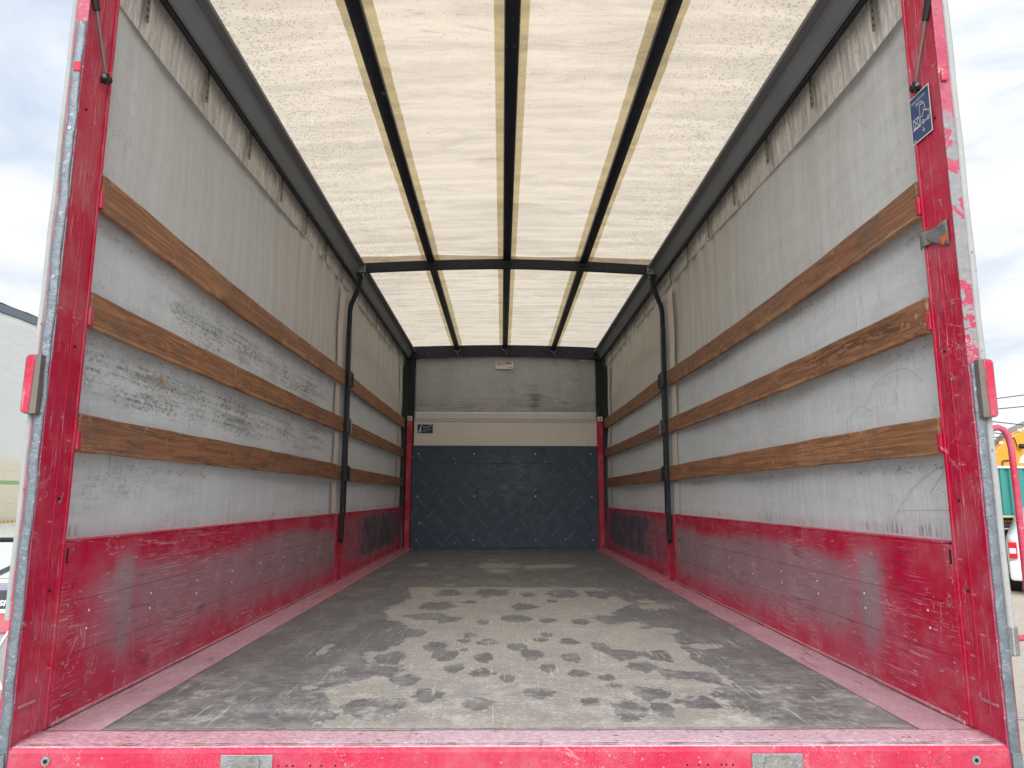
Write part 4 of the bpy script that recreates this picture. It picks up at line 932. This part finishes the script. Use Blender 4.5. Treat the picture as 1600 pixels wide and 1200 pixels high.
# right side: corrugated container wall on blocks, timbers, excavator, car, wires
def corr(name, x0, x1, y, z0, z1, pitch, mat, parent):
    n = int((x1-x0)/pitch)
    for k in range(n):
        xa = x0+k*pitch; m_ = MB()
        prof = [(xa, y), (xa+pitch*.42, y), (xa+pitch*.52, y+.05), (xa+pitch*.88, y+.05), (xa+pitch*.998, y), (xa+pitch*.998, y+.07), (xa, y+.07)]
        m_.prism(prof, 2, z0, z1).build(name, mat, parent)
F = thing('corrugated_fence', 'teal green corrugated sheet fence with white top edge, behind the white car', 'fence', (12.5, 15, -1.1))
M_TEAL = simple('teal_sheet', (.035, .22, .20), .45, 0, .12, 3)
corr('corrugated_panel', 8.4, 18.4, 15.0, .245, 1.235, .20, M_TEAL, F)
bx('top_capping', M_WHITE, F, 8.4, 18.4, 14.97, 15.09, 1.236, 1.285, bevel=.006)
bx('pale_rail', simple('pale_plank', (.60, .50, .38), .8), F, 8.4, 18.4, 14.93, 15.09, .205, .243, bevel=.006)
for x in (8.5, 10.1, 11.9, 13.9, 15.9, 17.9): bx('fence_post', M_DARK, F, x, x+.08, 15.09, 15.17, -1.1, 1.2)
bx('lower_rail', simple('pale_plank', (.6, .5, .38)), F, 8.4, 18.4, 14.93, 15.0, -.045, -.020, bevel=.004)
bx('lower_sheet', simple('dark_green_sheet', (.01, .05, .045), .6), F, 8.4, 18.4, 15.02, 15.06, -.17, -.046)
Tm = thing('timber_stack', 'dark weathered timbers stacked in the gap below the teal fence', 'timber stack', (12, 15.5, -.02))
rg = random.Random(3)
for r_ in range(3):
    for k in range(2):
        x = 8.6+k*4.9+rg.uniform(0, .2); z = -.018+r_*.073
        bx('timber', simple('dark_timber', (.05, .04, .035), .9, var=.6), Tm, x, x+4.7, 15.0+.02*r_, 15.0+.16, z, z+.066, bevel=.006)
bw_ = thing('block_wall', 'low wall of grey concrete blocks below the teal fence', 'wall', (12.5, 15.3, -1.1))
M_BLK = simple('grey_block', (.15, .17, .185), .85, 0, .25, 8, bump=.5)
for r_ in range(5):
    for k in range(17):
        x = 8.4+k*.6+(.3 if r_ % 2 else 0); z = -1.1+r_*.186
        bx('block', M_BLK, bw_, x, x+.588, 15.02+rg.uniform(0, .01), 15.3, z, z+.178, bevel=.006)
bx('mortar', simple('mortar', (.09, .10, .105), .9), bw_, 8.42, 18.8, 15.045, 15.28, -1.1, -.18)

# white car, rear corner
V = thing('white_car', 'white car with red tail light beside the grey block wall at the right edge', 'car', (9.83, 12.3, -1.1)); V.rotation_euler = (0, 0, -math.radians(35))
M_WC = simple('white_car_paint', (.68, .70, .70), .25, 0, .04, 3)
cs = []
def carsec(y, zb, hw, zt, tw, belt):
    return [(-hw*.96, zb), (-hw, zb+.12), (-hw, belt-.15), (-hw*.96, belt), (-tw, zt-.06), (-tw*.86, zt), (tw*.86, zt), (tw, zt-.06), (hw*.96, belt), (hw, belt-.15), (hw, zb+.12), (hw*.96, zb)]
CX, CY = 9.83, .8
secs = [(11.50, -.80, .80, -.18, .66, -.22), (11.56, -.82, .90, .02, .64, -.16), (11.75, -.86, .94, .28, .58, -.10), (12.1, -.88, .95, .44, .56, -.08), (13.2, -.88, .95, .50, .58, -.10), (14.0, -.88, .95, .42, .70, -.13), (14.8, -.88, .94, -.05, .78, -.14), (15.6, -.86, .90, -.18, .78, -.22), (15.85, -.82, .80, -.35, .74, -.38)]
m_ = MB(); rings = []
for s_ in secs:
    y = s_[0]+CY; rings.append([(CX+a, y, b) for a, b in carsec(*s_)])
nr = 12; m_.add([p for R in rings for p in R], [(i*nr+k, i*nr+(k+1) % nr, (i+1)*nr+(k+1) % nr, (i+1)*nr+k) for i in range(len(rings)-1) for k in range(nr)]+[tuple(range(nr)), tuple(range((len(rings)-1)*nr, len(rings)*nr))])
body = m_.build('body', M_WC, V, bevel=.02, smooth=True)
M_GL = simple('car_glass', (.10, .13, .14), .08, 0, .1)
q4('rear_window', M_GL, V, [(CX-.55, CY+11.53, -.06), (CX+.55, CY+11.53, -.06), (CX+.50, CY+11.735, .27), (CX-.50, CY+11.735, .27)])
bx('rear_bumper', M_WC, V, CX-.94, CX+.94, CY+11.40, CY+11.75, -.84, -.50, bevel=.05)
for s_ in (-1, 1):
    tl = bx('tail_light', simple('red_lens', (.5, .01, .02), .2), V, CX+s_*.80, CX+s_*.925, CY+11.47, CY+11.62, -.46, -.17, bevel=.015)
    bx('clear_lens', M_STKW, tl, CX+s_*.82, CX+s_*.915, CY+11.463, CY+11.50, -.37, -.28, bevel=.006)
    for y in (13.15, 15.75):
        wh = MB().tube([(CX+s_*.78, y, -.78), (CX+s_*.955, y, -.78)], .32, 24).build('wheel', M_BLACK, V, smooth=True)
        MB().tube([(CX+s_*.95, y, -.78), (CX+s_*.965, y, -.78)], .2, 16).build('rim', M_GALV, wh, smooth=True)
bx('license_plate', M_STKW, V, CX-.25, CX+.25, CY+11.46, CY+11.50, -.45, -.34, bevel=.004)

# excavator behind the fence
X = thing('excavator', 'orange yellow excavator with its curved boom raised above the teal fence', 'excavator', (17.5, 20.5, -1.1))
M_YEL = simple('orange_yellow_paint', (.78, .33, .03), .4, 0, .10, 2)
outer = [(13.72, .9), (13.80, 1.50), (13.90, 1.76), (14.10, 2.02), (14.49, 2.34), (14.98, 2.56), (15.75, 2.68), (17.2, 2.45), (18.2, 1.9)]
inner = [(18.0, 1.5), (17.0, 1.85), (16.0, 2.06), (15.3, 2.06), (14.93, 1.95), (14.72, 1.75), (14.62, 1.50), (14.5, .9)]
MB().prism(outer+inner, 1, 19.9, 20.35).build('boom', M_YEL, X, bevel=.02)
MB().prism([(13.7, .95), (14.5, .95), (14.35, -.4), (13.9, -.4)], 1, 19.95, 20.3).build('dipper_arm', M_YEL, X, bevel=.02)
MB().prism([(13.6, -.45), (14.6, -.45), (14.9, -.9), (14.5, -1.08), (13.8, -1.05), (13.5, -.8)], 1, 19.6, 20.6).build('bucket', M_DARK, X, bevel=.02)
hb = MB()
for k in range(4):
    o_ = .04+.045*k
    hb.tube([(13.80-o_*.6, 19.93, 1.45), (13.86-o_*.7, 19.93, 1.78), (14.05-o_*.6, 19.93, 2.06+o_*.5), (14.46-o_*.4, 19.93, 2.40+o_*.7), (15.0, 19.93, 2.62+o_), (15.7, 19.93, 2.72+o_)], .014, 6)
hb.build('hydraulic_hoses', simple('hose_brown', (.09, .05, .04), .6), X, smooth=True)
for q in ((14.18, 2.16), (14.75, 2.52), (13.95, 1.9)): bx('hose_clamp', M_STKW, X, q[0]-.05, q[0]+.05, 19.86, 19.9, q[1]-.03, q[1]+.04, bevel=.01)
lt_ = MB().tube([(14.62, 19.78, 2.06), (14.76, 19.72, 2.05)], .07, 12).build('work_lamp', M_BLACK, X, smooth=True)
MB().tube([(14.62, 19.85, 2.05), (14.56, 19.86, 2.3), (14.4, 19.88, 2.32), (14.38, 19.88, 2.24)], .016, 6).build('cable', M_DARK, X, smooth=True)
MB().tube([(14.15, 19.88, 1.3), (14.15, 19.86, 1.62), (14.2, 19.86, 1.66), (14.36, 19.88, 1.66)], .02, 6).build('handle', M_DARK, X, smooth=True)
text_mesh('boom_lettering', 'MTX', .2, lambda x, y: (15.12+x, 19.895, 2.22+y), M_TXK, X, bold=.01)
MB().tube([(14.7, 20.1, 1.30), (17.4, 20.1, 1.7)], .07, 12).build('boom_cylinder', M_ZINC, X, smooth=True)
bx('cylinder_guard', M_YEL, X, 14.55, 17.4, 19.95, 20.3, 1.42, 1.60, bevel=.03)
hs = bx('engine_house', M_YEL, X, 17.2, 20.4, 19.3, 21.8, .2, 1.5, bevel=.06)
cb = bx('cab', M_YEL, X, 17.3, 18.7, 19.2, 20.2, .6, 2.2, bevel=.06)
bx('cab_window', M_GL, cb, 17.28, 18.5, 19.18, 19.22, 1.2, 2.05)
for y in (19.3, 21.3):
    MB().prism([(16.9, -1.1), (20.3, -1.1), (20.8, -.75), (20.5, -.3), (16.8, -.3), (16.4, -.75)], 1, y, y+.5).build('track', M_DARK, X, bevel=.04)

# power lines
PWL = [((12, 5.1-.58, 30), (32, 7.0, 34)), ]
wires = [(21.37, 4.865, 22.656, 5.039), (21.41, 4.417, 22.60, 4.534), (20.99, 3.887, 22.23, 3.753), (21.02, 3.388, 21.63, 3.335), (21.02, 3.20, 21.8, 3.17)]
wl = ['topmost of the power lines crossing the sky at the right, above the excavator', 'second power line from the top at the right, rising gently', 'third power line from the top at the right, sloping down over the boom',
      'fourth power line from the top, just behind the excavator boom', 'lowest power line, just behind the excavator boom']
for (xa, za, xb, zb), lab in zip(wires, wl):
    sl_ = (zb-za)/(xb-xa); pts = []
    for k in range(21):
        x = xa-9+26*k/20; pts.append((x, 30.0, za+sl_*(x-xa)+.004*(x-xa)*(x-xb)))
    o = MB().tube(pts, .022, 6).build('power_line', M_DARK, None, smooth=True); tag(o, lab, 'power line', 'power lines over the yard')
